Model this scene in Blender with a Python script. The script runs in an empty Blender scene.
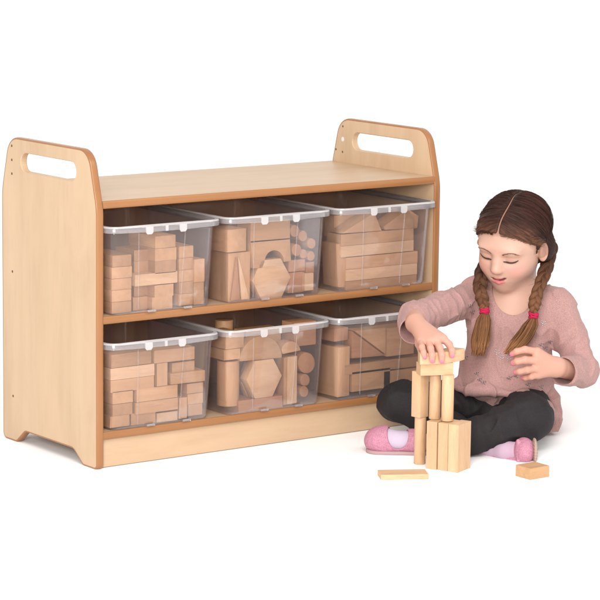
import bpy, bmesh, math, random
import numpy as np
from mathutils import Vector, Matrix
from mathutils.bvhtree import BVHTree
random.seed(7); rng = np.random.default_rng(7)
sc = bpy.context.scene
C = sc.collection
R_ = math.radians

# ------------------------------------------------------------------ camera
FPX, CAM = 2669.6, np.array([-3.16401531, -5.11013448, 1.37401198])
RV = np.array([0.80830814, -0.58864325, 0.0117078])
UV = np.array([0.08491061, 0.13622837, 0.98703192])
FV = np.array([0.58260462, 0.79683182, -0.16009656])
cam = bpy.data.cameras.new('camera'); co = bpy.data.objects.new('camera', cam); C.objects.link(co)
cam.sensor_width = 36; cam.lens = FPX / 600 * 36; cam.clip_start = .1; cam.clip_end = 200
co.matrix_world = Matrix(((RV[0], UV[0], -FV[0], CAM[0]), (RV[1], UV[1], -FV[1], CAM[1]), (RV[2], UV[2], -FV[2], CAM[2]), (0, 0, 0, 1)))
sc.camera = co

# ------------------------------------------------------------------ world, lamps, exposure (a white photo studio)
w = bpy.data.worlds.new('World'); sc.world = w; w.use_nodes = True
w.node_tree.nodes['Background'].inputs[0].default_value = (1, .985, .97, 1)
w.node_tree.nodes['Background'].inputs[1].default_value = .80

def area(name, loc, target, size, power, col=(1, 1, 1)):
    l = bpy.data.lights.new(name, 'AREA'); l.shape = 'RECTANGLE'; l.size, l.size_y = size; l.energy = power; l.color = col
    o = bpy.data.objects.new(name, l); C.objects.link(o); o.location = loc
    o.rotation_euler = (Vector(target) - Vector(loc)).to_track_quat('-Z', 'Y').to_euler(); return o
area('softbox', (-3.3, -4.1, 1.75), (.6, 0, .3), (1.5, 1.3), 190, (1, .965, .92))
area('softbox', (-1.2, -2.8, 3.2), (.5, 0, .3), (1.6, 1.6), 70, (1, .98, .95))
area('softbox', (2.2, -3.2, 3.6), (.6, 0, .2), (1.6, 1.6), 20, (1, .98, .96))
sc.view_settings.view_transform = 'Standard'; sc.view_settings.look = 'None'
sc.view_settings.exposure = 0.28; sc.view_settings.gamma = 1
sc.cycles.max_bounces = 10; sc.cycles.transparent_max_bounces = 40; sc.cycles.diffuse_bounces = 8
sc.cycles.caustics_reflective = False; sc.cycles.caustics_refractive = False

# ------------------------------------------------------------------ helpers
def tag(o, label=None, cat=None, group=None, kind=None):
    if label: o['label'] = label
    if cat: o['category'] = cat
    if group: o['group'] = group
    if kind: o['kind'] = kind
    return o
def empty(name, loc=(0, 0, 0), rz=0):
    o = bpy.data.objects.new(name, None); C.objects.link(o); o.location = loc; o.rotation_euler = (0, 0, rz); o.empty_display_size = .05
    return o
def obj(name, bm, mat, parent=None, smooth=None):
    me = bpy.data.meshes.new(name)
    if smooth is not None:
        for f in bm.faces: f.smooth = True
    bm.to_mesh(me); bm.free()
    if mat: me.materials.append(mat)
    if smooth is not None and smooth < 179:
        me.set_sharp_from_angle(angle=R_(smooth))
    o = bpy.data.objects.new(name, me); C.objects.link(o); o.parent = parent
    return o
def bevel(bm, w, seg=2, ang=30):
    es = [e for e in bm.edges if len(e.link_faces) == 2 and e.calc_face_angle(0) > R_(ang)]
    bmesh.ops.bevel(bm, geom=es, offset=w, segments=seg, affect='EDGES', profile=.5, clamp_overlap=True)
def box(bm, x0, x1, y0, y1, z0, z1):
    v = [bm.verts.new(p) for p in ((x0,y0,z0),(x1,y0,z0),(x1,y1,z0),(x0,y1,z0),(x0,y0,z1),(x1,y0,z1),(x1,y1,z1),(x0,y1,z1))]
    for f in ((0,3,2,1),(4,5,6,7),(0,1,5,4),(1,2,6,5),(2,3,7,6),(3,0,4,7)): bm.faces.new([v[i] for i in f])
def prism(bm, pts, h0, h1, axis='z'):
    """extrude 2D polygon pts along axis"""
    def P(p, h):
        return {'z': (p[0], p[1], h), 'y': (p[0], h, p[1]), 'x': (h, p[0], p[1])}[axis]
    a = [bm.verts.new(P(p, h0)) for p in pts]; b = [bm.verts.new(P(p, h1)) for p in pts]
    n = len(pts)
    bm.faces.new(a[::-1]); bm.faces.new(b)
    for i in range(n): bm.faces.new((a[i], a[(i+1) % n], b[(i+1) % n], b[i]))
    bmesh.ops.recalc_face_normals(bm, faces=bm.faces)
def fillet(corners, seg=8):
    out = []
    n = len(corners)
    for i in range(n):
        x, y, r = corners[i]; p = Vector((x, y)); a = Vector(corners[i-1][:2]) - p; b = Vector(corners[(i+1) % n][:2]) - p
        a.normalize(); b.normalize(); ang = a.angle(b)
        if r <= 0 or ang > 3.1: out.append(p); continue
        t = r / math.tan(ang / 2); c = p + (a + b).normalized() * (r / math.sin(ang / 2))
        s = p + a * t - c; e = p + b * t - c
        a0 = math.atan2(s.y, s.x); a1 = math.atan2(e.y, e.x); da = (a1 - a0 + math.pi) % (2 * math.pi) - math.pi
        for k in range(seg + 1):
            th = a0 + da * k / seg; out.append(c + Vector((math.cos(th), math.sin(th))) * r)
    return out
def px_at(u, v, depth): return CAM + depth * (RV * (u - 300) / FPX - UV * (v - 300) / FPX + FV)

# ------------------------------------------------------------------ materials
def mat(name, base=(.5, .5, .5), rough=.5, spec=.5, **kw):
    m = bpy.data.materials.new(name); m.use_nodes = True; b = m.node_tree.nodes['Principled BSDF']
    b.inputs['Base Color'].default_value = (*base, 1); b.inputs['Roughness'].default_value = rough
    b.inputs['Specular IOR Level'].default_value = spec
    for k, v in kw.items(): b.inputs[k].default_value = v
    return m, m.node_tree, b
def N(nt, t, **kw):
    n = nt.nodes.new(t)
    for k, v in kw.items(): setattr(n, k, v)
    return n
def noise(nt, vec, scale, detail=3, rough=.5, dist=0.):
    n = N(nt, 'ShaderNodeTexNoise'); n.inputs['Scale'].default_value = scale; n.inputs['Detail'].default_value = detail
    n.inputs['Roughness'].default_value = rough; n.inputs['Distortion'].default_value = dist
    nt.links.new(vec, n.inputs['Vector']); return n.outputs['Fac']
def mapping(nt, vec, scale, loc=None):
    n = N(nt, 'ShaderNodeMapping'); n.inputs['Scale'].default_value = scale; nt.links.new(vec, n.inputs['Vector'])
    if loc is not None: nt.links.new(loc, n.inputs['Location'])
    return n.outputs[0]
def ramp(nt, fac, stops):
    n = N(nt, 'ShaderNodeValToRGB'); nt.links.new(fac, n.inputs[0]); e = n.color_ramp.elements
    while len(e) < len(stops): e.new(.5)
    for i, (p, c) in enumerate(stops): e[i].position = p; e[i].color = (*c, 1)
    return n.outputs[0]
def mix(nt, fac, a, b, mode='MIX'):
    n = N(nt, 'ShaderNodeMix', data_type='RGBA', blend_type=mode)
    for s, v in ((n.inputs[0], fac), (n.inputs[6], a), (n.inputs[7], b)):
        if hasattr(v, 'is_linked'): nt.links.new(v, s)
        elif isinstance(v, tuple): s.default_value = (*v, 1)
        else: s.default_value = v
    return n.outputs[2]
def math_(nt, op, a, b=None):
    n = N(nt, 'ShaderNodeMath', operation=op)
    for s, v in zip(n.inputs, (a, b)):
        if v is None: continue
        if hasattr(v, 'is_linked'): nt.links.new(v, s)
        else: s.default_value = v
    return n.outputs[0]
def bump(nt, b, h, strength, dist=.001):
    n = N(nt, 'ShaderNodeBump'); n.inputs['Strength'].default_value = strength; n.inputs['Distance'].default_value = dist
    nt.links.new(h, n.inputs['Height']); nt.links.new(n.outputs[0], b.inputs['Normal'])

def wood(name, light, dark, scale, rough=.42, spec=.4, rnd=.0, figure=True, bstr=.15, pores=.34):
    """scale = mapping scale (small along the grain)"""
    m, nt, b = mat(name, light, rough, spec)
    tc = N(nt, 'ShaderNodeTexCoord'); oi = N(nt, 'ShaderNodeObjectInfo')
    loc = math_(nt, 'MULTIPLY', oi.outputs['Random'], 37.)
    v = mapping(nt, tc.outputs['Object'], scale, loc)
    g = noise(nt, v, 1.0, 5, .6, .25)
    col = ramp(nt, g, [(.3, dark), (.52, tuple((a + c) / 2 for a, c in zip(light, dark))), (.7, light)])
    fine = noise(nt, mapping(nt, tc.outputs['Object'], tuple(s * 5 for s in scale), loc), 1.0, 2, .6)
    col = mix(nt, math_(nt, 'MULTIPLY', math_(nt, 'GREATER_THAN', fine, .6), pores), col, tuple(c * .72 for c in dark))
    if figure:
        cloud = noise(nt, mapping(nt, tc.outputs['Object'], tuple(s * .3 + 2 for s in scale), loc), 1.0, 3, .6, .8)
        col = mix(nt, ramp(nt, cloud, [(.35, (0, 0, 0)), (.65, (.45, .45, .45))]), col, tuple(min(1, c * 1.14) for c in light))
    if rnd:
        v2 = ramp(nt, oi.outputs['Random'], [(0, (1 - rnd, 1 - rnd * 1.15, 1 - rnd * 1.35)), (.5, (1, .985, .96)), (1, (1 + rnd * .35,) * 3)])
        col = mix(nt, 1.0, col, v2, 'MULTIPLY')
    nt.links.new(col, b.inputs['Base Color']); bump(nt, b, g, bstr, .0006)
    return m
M = {}
M['maple_z'] = wood('maple_veneer', (.50, .356, .230), (.45, .303, .186), (22, 22, 2.2), pores=.10)
M['maple_x'] = wood('maple_veneer_lengthwise', (.495, .347, .226), (.44, .295, .182), (2.2, 22, 22), pores=.10)
M['edge'] = wood('orange_edge_banding', (.318, .142, .052), (.275, .117, .041), (3, 30, 3), rough=.28, spec=.5, figure=False, bstr=.03, pores=.05)
M['beech'] = wood('beech_block', (.50, .300, .160), (.405, .225, .110), (8, 75, 75), rough=.5, rnd=.22)
M['beech_red'] = wood('reddish_beech_block', (.40, .205, .105), (.33, .16, .08), (8, 75, 75), rough=.5, rnd=.12)
M['beech_pale'] = wood('pale_beech_block', (.60, .40, .245), (.51, .325, .185), (8, 75, 75), rough=.5, rnd=.12)
M['backing'] = wood('brown_backing_board', (.52, .30, .18), (.44, .24, .14), (10, 10, 3), pores=.1)
M['hole'], _, _ = mat('screw_hole_shade', (.11, .055, .03), .7)  # for raised discs; the shade inside the screw holes is put into this colour
M['disc'], _, _ = mat('white_cap', (.62, .60, .60), .4)
m, nt, b = mat('white_floor', (.95, .95, .95), .7, .1); M['floor'] = m

def plastic(name, tint, milk, gl, rough, MILK=(.90, .84, .86)):
    m = bpy.data.materials.new(name); m.use_nodes = True; nt = m.node_tree; nt.nodes.clear()
    out = N(nt, 'ShaderNodeOutputMaterial'); tr = N(nt, 'ShaderNodeBsdfTransparent'); tr.inputs[0].default_value = (*tint, 1)
    df = N(nt, 'ShaderNodeBsdfDiffuse'); df.inputs[0].default_value = (*MILK, 1)
    tl = N(nt, 'ShaderNodeBsdfTranslucent'); tl.inputs[0].default_value = (*MILK, 1)
    gs = N(nt, 'ShaderNodeBsdfGlossy'); gs.inputs['Roughness'].default_value = rough
    lw = N(nt, 'ShaderNodeLayerWeight'); lw.inputs['Blend'].default_value = .35
    tc = N(nt, 'ShaderNodeTexCoord'); nz = noise(nt, mapping(nt, tc.outputs['Object'], (14, 14, 3)), 1., 3, .5)
    bp = N(nt, 'ShaderNodeBump'); bp.inputs['Strength'].default_value = .25; bp.inputs['Distance'].default_value = .004
    nt.links.new(nz, bp.inputs['Height']); nt.links.new(bp.outputs[0], gs.inputs['Normal'])
    m0 = N(nt, 'ShaderNodeMixShader'); m0.inputs[0].default_value = .35; nt.links.new(df.outputs[0], m0.inputs[1]); nt.links.new(tl.outputs[0], m0.inputs[2])
    m1 = N(nt, 'ShaderNodeMixShader'); nt.links.new(tr.outputs[0], m1.inputs[1]); nt.links.new(m0.outputs[0], m1.inputs[2])
    fac = math_(nt, 'ADD', math_(nt, 'MULTIPLY', lw.outputs['Facing'], milk * .6), milk)
    nt.links.new(fac, m1.inputs[0])
    m2 = N(nt, 'ShaderNodeMixShader'); nt.links.new(math_(nt, 'ADD', math_(nt, 'MULTIPLY', lw.outputs['Fresnel'], gl), .012), m2.inputs[0])
    nt.links.new(m1.outputs[0], m2.inputs[1]); nt.links.new(gs.outputs[0], m2.inputs[2])
    nt.links.new(m2.outputs[0], out.inputs[0]); return m
M['clear'] = plastic('clear_plastic', (.97, .95, .955), .046, .20, .08, (.88, .81, .81))
M['rim'] = plastic('frosted_plastic', (.93, .92, .94), .17, .8, .15, (.97, .94, .95))
M['rim_edge'] = plastic('frosted_plastic_edge', (.93, .92, .94), .52, .9, .15, (.98, .96, .97))

# ------------------------------------------------------------------ floor sweep (white studio paper)
bm = bmesh.new()
prof = [(-9, 0), (4, 0)] + [(4 + 2 * math.sin(a), 2 - 2 * math.cos(a)) for a in np.linspace(.1, math.pi / 2, 14)] + [(6, 9)]
rows = [[bm.verts.new((x, y, z)) for x in (-9, 9)] for y, z in prof]
for a, b2 in zip(rows, rows[1:]): bm.faces.new((a[0], a[1], b2[1], b2[0]))
fl = obj('floor', bm, M['floor'], smooth=180); fl.rotation_euler = (0, 0, -.63); tag(fl, kind='structure')

# ------------------------------------------------------------------ shelf unit
W, D, H, T = 1.0, .430, .7355, .018
ZT, ZM, ZB = .6213, .3554, .0863
unit = tag(empty('shelf_unit'), 'maple veneer open storage unit with orange edges and handle cut-outs', 'shelf unit')
PROF = fillet([(0, 0, .012), (0, .605, .16), (.036, H, .05), (.396, H, .05), (.43, .605, .16), (.43, 0, .016), (.366, 0, .018), (.325, .032, .022), (.105, .032, .03), (.062, 0, .02)], 7)
def side_panel(x0):
    root = None
    n = len(PROF)
    nrm = []
    for i in range(n):
        t = (PROF[(i+1) % n] - PROF[i-1]).normalized(); nrm.append(Vector((t.y, -t.x)))
    area2 = sum(PROF[i].x * PROF[(i+1) % n].y - PROF[(i+1) % n].x * PROF[i].y for i in range(n))
    if area2 < 0: nrm = [-v for v in nrm]
    inset = [p - q * .004 for p, q in zip(PROF, nrm)]
    hole = []
    yc0, yc1, zc, r = .0905 + .022, .3403 - .022, .680, .022
    for k in range(13): a = math.pi/2 - math.pi * k / 12; hole.append(Vector((yc1 + r * math.cos(a), zc + r * math.sin(a))))
    for k in range(13): a = -math.pi/2 - math.pi * k / 12; hole.append(Vector((yc0 + r * math.cos(a), zc + r * math.sin(a))))
    bm = bmesh.new()
    sides = []
    for x in (x0, x0 + T):
        lo = [bm.verts.new((x, p.x, p.y)) for p in inset]
        s = -1 if x == x0 else 1
        # chamfered slot lip
        hc = [Vector(p) for p in hole]; cm = Vector(((yc0 + yc1) / 2, zc))
        lip = []
        for p in hc:
            base = Vector((min(max(p.x, yc0), yc1), zc)); lip.append(base + (p - base) * 1.09)
        l1 = [bm.verts.new((x, p.x, p.y)) for p in lip]; l2 = [bm.verts.new((x - s * .002, p.x, p.y)) for p in hc]
        es = [bm.edges.new((lo[i], lo[(i+1) % n])) for i in range(n)] + [bm.edges.new((l1[i], l1[(i+1) % 26])) for i in range(26)]
        bmesh.ops.triangle_fill(bm, edges=es, use_beauty=True)
        for i in range(26): bm.faces.new((l1[i], l1[(i+1) % 26], l2[(i+1) % 26], l2[i]))
        sides.append((lo, l2))
    (a, ha), (b_, hb) = sides
    for i in range(n): bm.faces.new((a[i], a[(i+1) % n], b_[(i+1) % n], b_[i]))
    for i in range(26): bm.faces.new((ha[i], ha[(i+1) % 26], hb[(i+1) % 26], hb[i]))
    # drop triangles that fell inside the slot
    for f in list(bm.faces):
        c = f.calc_center_median()
        if abs(f.normal.x) > .9 and all(abs(v.co.z - zc) < r * 1.2 and .08 < v.co.y < .35 for v in f.verts) and abs(c.z - zc) < r * .98 and yc0 < c.y < yc1:
            if all(v in sides[0][0] or abs(v.co.z - zc) <= r * 1.1 for v in f.verts) and abs(v.co.x - x0) in (0.,) or True:
                if max((v.co - c).length for v in f.verts) > .004: bm.faces.remove(f)
    bmesh.ops.recalc_face_normals(bm, faces=bm.faces)
    panel = obj('side_panel', bm, M['maple_z'], unit)
    bm = bmesh.new()
    sec = [(-.004, 0), (-.0012, 0), (0, .0014), (.0006, T * .3), (.0008, T * .5), (.0006, T * .7), (0, T - .0014), (-.0012, T), (-.004, T)]
    ring = [[bm.verts.new((x0 + u, p.x + q.x * o, p.y + q.y * o)) for o, u in sec] for p, q in zip(PROF, nrm)]
    for i in range(n):
        for k in range(len(sec) - 1):
            bm.faces.new((ring[i][k], ring[(i+1) % n][k], ring[(i+1) % n][k+1], ring[i][k+1]))
    bmesh.ops.recalc_face_normals(bm, faces=bm.faces)
    obj('edge_band', bm, M['edge'], panel, smooth=50)
    return panel
def disc(name, parent, x, y, z, r, m, sgn):
    bm = bmesh.new(); n = 14
    a = [bm.verts.new((x, y + r * math.cos(t), z + r * math.sin(t))) for t in np.linspace(0, 2 * math.pi, n, endpoint=False)]
    b_ = [bm.verts.new((x + sgn * .0005, y + .8 * r * math.cos(t), z + .8 * r * math.sin(t))) for t in np.linspace(0, 2 * math.pi, n, endpoint=False)]
    for i in range(n): bm.faces.new((a[i], a[(i+1) % n], b_[(i+1) % n], b_[i]))
    bm.faces.new(b_); bmesh.ops.recalc_face_normals(bm, faces=bm.faces)
    return obj(name, bm, m, parent)
lp = side_panel(0.0); rp = side_panel(W - T)
for z in (.7141, .6806, .6477, .4128, .1099): disc('screw_hole_disc', lp, 0, .3818, z, .0034, M['hole'], -1)
for z in (.7141, .6477): disc('screw_hole_disc', rp, W - T, .3818, z, .003, M['hole'], -1)
disc('cap', rp, W - T, .3818, .6806, .0062, M['disc'], -1); disc('screw_hole_disc', rp, W - T, .410, .652, .003, M['hole'], -1)
def shelf(z):
    bm = bmesh.new(); box(bm, T, W - T, .006, D - .012, z - T, z)
    s = obj('shelf', bm, M['maple_x'], unit)
    bm = bmesh.new(); sec = [(.006, z - T), (.0035, z - T), (.0020, z - T + .0014), (.0012, z - T / 2), (.0020, z - .0014), (.0035, z), (.006, z)]
    ra = [bm.verts.new((T, a, b_)) for a, b_ in sec]; rb = [bm.verts.new((W - T, a, b_)) for a, b_ in sec]
    for k in range(len(sec) - 1): bm.faces.new((ra[k], rb[k], rb[k+1], ra[k+1]))
    bmesh.ops.recalc_face_normals(bm, faces=bm.faces)
    obj('edge_band', bm, M['edge'], s, smooth=50)
for z in (ZT, ZM, ZB): shelf(z)
bm = bmesh.new(); box(bm, T, W - T, .012, .028, .002, ZB - T); bevel(bm, .0008, 1); obj('plinth', bm, M['maple_x'], unit)
bm = bmesh.new(); box(bm, T, W - T, D - .012, D - .006, .03, ZT); obj('back_panel', bm, M['backing'], unit)

# ------------------------------------------------------------------ tubs
def rrect(x0, x1, y0, y1, r, seg=5): return fillet([(x0, y0, r), (x1, y0, r), (x1, y1, r), (x0, y1, r)], seg)
TW, TD, TH = .314, .395, .207
def make_tub():
    root = empty('plastic_tub')
    bm = bmesh.new()
    def loop(z, inx, iny, r, back=0.):
        return [bm.verts.new((p.x, p.y, z)) for p in rrect(-TW/2 + inx, TW/2 - inx, iny, TD - iny * .8 - back, r, 5)]
    L = [loop(.001, .026, .031, .012), loop(.0, .024, .029, .014), loop(.006, .021, .026, .016), loop(.05, .0185, .023, .018), loop(.12, .0155, .0185, .02), loop(.185, .0125, .0145, .022), loop(.2, .0118, .0135, .022)]
    bm.faces.new(L[0][::-1])
    for a, b_ in zip(L, L[1:]):
        for i in range(len(a)): bm.faces.new((a[i], a[(i+1) % len(a)], b_[(i+1) % len(a)], b_[i]))
    bmesh.ops.recalc_face_normals(bm, faces=bm.faces)
    body = obj('body', bm, M['clear'], root, smooth=60)
    md = body.modifiers.new('thick', 'SOLIDIFY'); md.thickness = .0016; md.offset = -1
    # vertical ribs on the front wall and base feet
    for sx in (-.0715, .0565):
        bm = bmesh.new()
        def q(x, z): return (x * (1 - .10 * (1 - z / .2)), .0135 + (.2 - z) * .066)
        pts = [(q(sx, z)[0], q(sx, z)[1], z) for z in np.linspace(.010, .192, 6)]
        wv = [[bm.verts.new((x + dx, y + dy, z)) for dx, dy in ((-.0016, 0), (-.0007, -.0022), (.0007, -.0022), (.0016, 0))] for x, y, z in pts]
        for a, b_ in zip(wv, wv[1:]):
            for k in range(3): bm.faces.new((a[k], a[k+1], b_[k+1], b_[k]))
        bmesh.ops.recalc_face_normals(bm, faces=bm.faces)
        obj('rib', bm, M['rib'], root, smooth=70)
    # rim: flange that turns down, wider at the grip in the middle of the front
    bm = bmesh.new()
    base = rrect(-TW/2, TW/2, .0, TD, .034, 8); n = len(base)
    # refine front side
    pts = []
    for i in range(n):
        a, b_ = base[i], base[(i+1) % n]; pts.append(a.copy())
        if abs(a.y - b_.y) < 1e-6 and a.y < .01:
            xs = [v for v in (-.062, -.058, -.046, -.042, -.008, -.001, .030, .034, .046, .050) if min(a.x, b_.x) < v < max(a.x, b_.x)]
            for v in (xs if b_.x > a.x else xs[::-1]): pts.append(Vector((v, 0)))
    n = len(pts); rings = []
    for i, p in enumerate(pts):
        t = (pts[(i+1) % n] - pts[i-1]).normalized(); nr = Vector((t.y, -t.x))
        front = p.y < .001 and abs(p.x) < .110
        tabv = front and (-.060 < p.x < -.044 or .032 < p.x < .048)
        drop = .021 if tabv else (.016 if front and -.063 < p.x < .052 else .0145)
        ex = .0022 if (front and -.063 < p.x < .052) else 0
        sec = [(-.0135, .199), (-.0135, .204), (-.010, TH), (-.002, TH), (.0 + ex, TH - .0035), (.0004 + ex, TH - drop), (-.0016 + ex, TH - drop), (-.002, TH - .004)]
        rings.append([bm.verts.new((p.x + nr.x * o, p.y + nr.y * o, z)) for o, z in sec])
    for i in range(n):
        a, b_ = rings[i], rings[(i+1) % n]
        for k in range(len(a) - 1):
            fc = bm.faces.new((a[k], b_[k], b_[k+1], a[k+1])); p = pts[i]; q = pts[(i+1) % n]; mx = (p.x + q.x) / 2
            bridge = p.y < .001 and (-.063 < mx < -.040 or .028 < mx < .052 or -.008 < mx < .0)
            if k in (2, 3, 5) or bridge: fc.material_index = 1
    bmesh.ops.recalc_face_normals(bm, faces=bm.faces)
    rm = obj('rim', bm, M['rim'], root, smooth=40); rm.data.materials.append(M['rim_edge'])
    # moulded stops under the front edge of the base
    for sx in (-.03, .07):
        bm = bmesh.new(); box(bm, sx - .011, sx + .011, .0215, .0245, .0008, .006); bevel(bm, .0008, 1); obj('foot', bm, M['rim'], root)
    return root
M['rib'] = plastic('rib_plastic', (.95, .94, .95), .13, .5, .1)
def copy_tree(o, parent=None):
    c = o.copy(); C.objects.link(c); c.parent = parent
    for ch in list(o.children): copy_tree(ch, c)
    return c
TX = [.018 + .0015 + TW/2, .5, W - T - .0015 - TW/2]
tub_names = [['upper left', 'upper middle', 'upper right'], ['lower left', 'lower middle', 'lower right']]
tub_labels = [['clear plastic tub of small stacked bricks on the middle shelf beside the left side panel',
  'clear plastic tub on the middle shelf holding an arch block above a hexagon',
  'clear plastic tub on the middle shelf holding long planks topped by triangles',],
 ['clear plastic tub on the bottom shelf packed with criss-cross rectangular bricks',
  'clear plastic tub on the bottom shelf holding a half disc standing on a hexagon',
  'clear plastic tub on the bottom shelf behind the hand of the girl']]
proto = make_tub(); tubs = {}
for r, z in enumerate((ZM, ZB)):
    for c in range(3):
        o = proto if (r, c) == (0, 0) else copy_tree(proto)
        o.location = (TX[c], -.026 + .002 * ((c + r) % 2), z + .0003)
        tag(o, tub_labels[r][c], 'tub', 'clear plastic tubs on the shelves'); tubs[r, c] = o

# ------------------------------------------------------------------ blocks: 'at pixel' rows are measured off the photo on the plane y, then stood in the tub
def wxz(u, v, y):
    d = RV * (u - 300) / FPX - UV * (v - 300) / FPX + FV; t = (y - CAM[1]) / d[1]; p = CAM + t * d; return p[0], p[2]
def finish_block(bm, label, group, mtl='beech', bev=.0011, name='wooden_block', loc=None, rot=None, smooth=None):
    """re-centre the mesh on its own base so that its grain follows its longest side"""
    if bev: bevel(bm, bev, 2, 40)
    co_ = np.array([v.co[:] for v in bm.verts]); lo, hi = co_.min(0), co_.max(0); c = (lo + hi) / 2
    ext = hi - lo; ax = int(np.argmax(ext)); c[2] = lo[2]
    bmesh.ops.translate(bm, verts=bm.verts, vec=Vector(-c))
    o = obj(name, bm, None, None, smooth=35 if smooth is None else smooth)
    if ax == 2:
        o.data.transform(Matrix.Rotation(R_(90), 4, 'Y')); o.rotation_euler = (0, R_(-90), 0)
    elif ax == 1:
        o.data.transform(Matrix.Rotation(R_(-90), 4, 'Z')); o.rotation_euler = (0, 0, R_(90))
    o.data.materials.append(M[mtl]); o.location = Vector(c)
    tag(o, label, 'toy block', group); return o
FY = .0105
def brick(u0, u1, v0, v1, dep, label, group, back=0., y=FY, turn=0., mtl='beech'):
    """a rectangular block whose front face spans these photo columns/rows on the plane y"""
    yy = y + back; um, vm = (u0 + u1) / 2, (v0 + v1) / 2
    x0 = wxz(u0, vm, yy)[0]; x1 = wxz(u1, vm, yy)[0]; z1 = wxz(um, v0, yy)[1]; z0 = wxz(um, v1, yy)[1]
    bm = bmesh.new(); box(bm, x0 + .0002, x1 - .0002, yy, yy + dep, z0 + .0002, z1 - .0002)
    if turn:
        cx = Vector(((x0 + x1) / 2, yy, z0)); bmesh.ops.rotate(bm, verts=bm.verts, cent=cx, matrix=Matrix.Rotation(R_(turn), 3, 'Z'))
    return finish_block(bm, label, group, mtl)
def poly_block(pts, dep, label, group, back=0., y=FY, bev=.0011, mtl='beech', name='wooden_block', smooth=None):
    yy = y + back; bm = bmesh.new(); prism(bm, [wxz(u, v, yy) for u, v in pts], yy, yy + dep, 'y')
    return finish_block(bm, label, group, mtl, bev, name, smooth=smooth)
def cyl_y(u, v, rpx, dep, label, group, back=0., y=FY, mtl='beech_red'):
    r = rpx; pts = [(u + r * .80 * math.cos(a), v + r * math.sin(a)) for a in np.linspace(0, 2 * math.pi, 24, endpoint=False)]
    return poly_block(pts, dep, label, group, back, y, .0009, mtl, name='wooden_cylinder', smooth=40)
# upper left tub
G = 'wooden blocks in the upper left tub'
ul = 'in the upper left tub'
def stack(u0, u1, vtop, vbot, n, dep, what, back=0., G=G):
    h = (vbot - vtop) / n; ords = ['bottom', 'second from the bottom', 'third from the bottom', 'fourth from the bottom', 'fifth from the bottom']
    for k in range(n):
        pos = ords[k] if k < n - 1 else 'topmost'
        brick(u0 + random.uniform(-.5, .5), u1 + random.uniform(-.5, .5), vbot - (k + 1) * h, vbot - k * h, dep + random.uniform(-.008, .008), f'{pos} in {what}', G, back + random.uniform(0, .004), turn=random.uniform(-1.5, 1.5))
stack(112, 132, 255, 313.2, 5, .112, 'the left-hand stack ' + ul)
brick(155, 176, 235.5, 248, .11, 'short brick standing highest ' + ul, G, turn=2)
brick(155, 176.5, 248, 260.5, .11, 'brick directly under the highest one ' + ul, G)
brick(155, 176, 260.5, 273, .11, 'third brick down in the middle stack ' + ul, G)
brick(135, 177.5, 273, 284.6, .06, 'long pale plank crossing the middle ' + ul, G, mtl='beech_pale')
brick(154.5, 173.5, 284.6, 296.5, .09, 'brick just below the long pale plank ' + ul, G)
brick(152, 172.5, 296.5, 309, .11, 'bottom brick of the middle stack ' + ul, G)
brick(134, 154, 249.5, 261, .08, 'set-back upper brick left of the middle stack ' + ul, G, back=.03)
brick(134, 154, 261, 272, .08, 'set-back lower brick above the long plank ' + ul, G, back=.03)
brick(134, 151.5, 284.8, 296.5, .08, 'recessed brick under the left end of the long plank ' + ul, G, back=.03)
brick(133, 151, 296.7, 310, .09, 'recessed bottom brick left of the middle stack ' + ul, G, back=.02)
stack(179, 193.5, 246, 305.5, 5, .112, 'the stack right of the middle ' + ul, back=.004)
brick(194.2, 204.6, 259, 282, .06, 'upper of two upright bricks at the right end ' + ul, G)
brick(193.8, 203.8, 282.2, 304.4, .06, 'lower of two upright bricks at the right end ' + ul, G)
# lower left tub
G = 'wooden blocks in the lower left tub'; ll = 'in the lower left tub'
for u0, u1, v0, v1, dep, lab, back, trn in [
 (111, 152, 352.5, 366, .06, 'top brick on the left', 0, 1.5), (154.5, 194.5, 348.5, 361.5, .06, 'top brick on the right', 0, -1.2),
 (110.5, 154.5, 366.2, 378, .06, 'pale long brick in the second row on the left', 0, 0), (157, 167.5, 363, 386, .05, 'short upright brick wedged between long ones', 0, 0),
 (172, 194.5, 361.8, 371.6, .08, 'set-back brick under the top right one', .012, 0), (171, 204.6, 371.8, 383, .06, 'slanting long brick in the second row on the right', 0, -3),
 (110.5, 154, 378.2, 390.6, .06, 'long brick in the third row on the left', 0, 0), (112.5, 133, 391, 403.3, .10, 'short brick in the fourth row on the left', 0, 0),
 (136.5, 178, 387, 400, .06, 'upper of the two long bricks in the middle', 0, .8), (135.5, 178, 400.2, 412, .06, 'lower of the two long bricks in the middle', 0, 0),
 (187, 203.2, 383.2, 393, .09, 'short brick at the right under the slanting one', 0, 0), (187.5, 203, 393.2, 404, .09, 'second brick from the bottom at the right', .003, 0),
 (188.3, 202.3, 404.2, 415.2, .09, 'bottom brick at the right', 0, 0), (179, 187, 397.5, 418.5, .06, 'thin upright brick near the bottom right', 0, 0),
 (112.5, 132.6, 403.5, 415.5, .10, 'short brick in the fifth row on the left', .002, 0), (109.5, 129, 415.7, 427, .10, 'bottom brick at the left', 0, 0),
 (131, 155.5, 412.2, 424.2, .09, 'bottom brick left of centre', .003, 0), (157, 177.5, 412.2, 421.4, .09, 'pale bottom brick right of centre', 0, 0)]:
    brick(u0, u1, v0, v1, dep, lab + ' ' + ll, G, back, turn=trn, mtl='beech_pale' if 'pale' in lab else 'beech')
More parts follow.
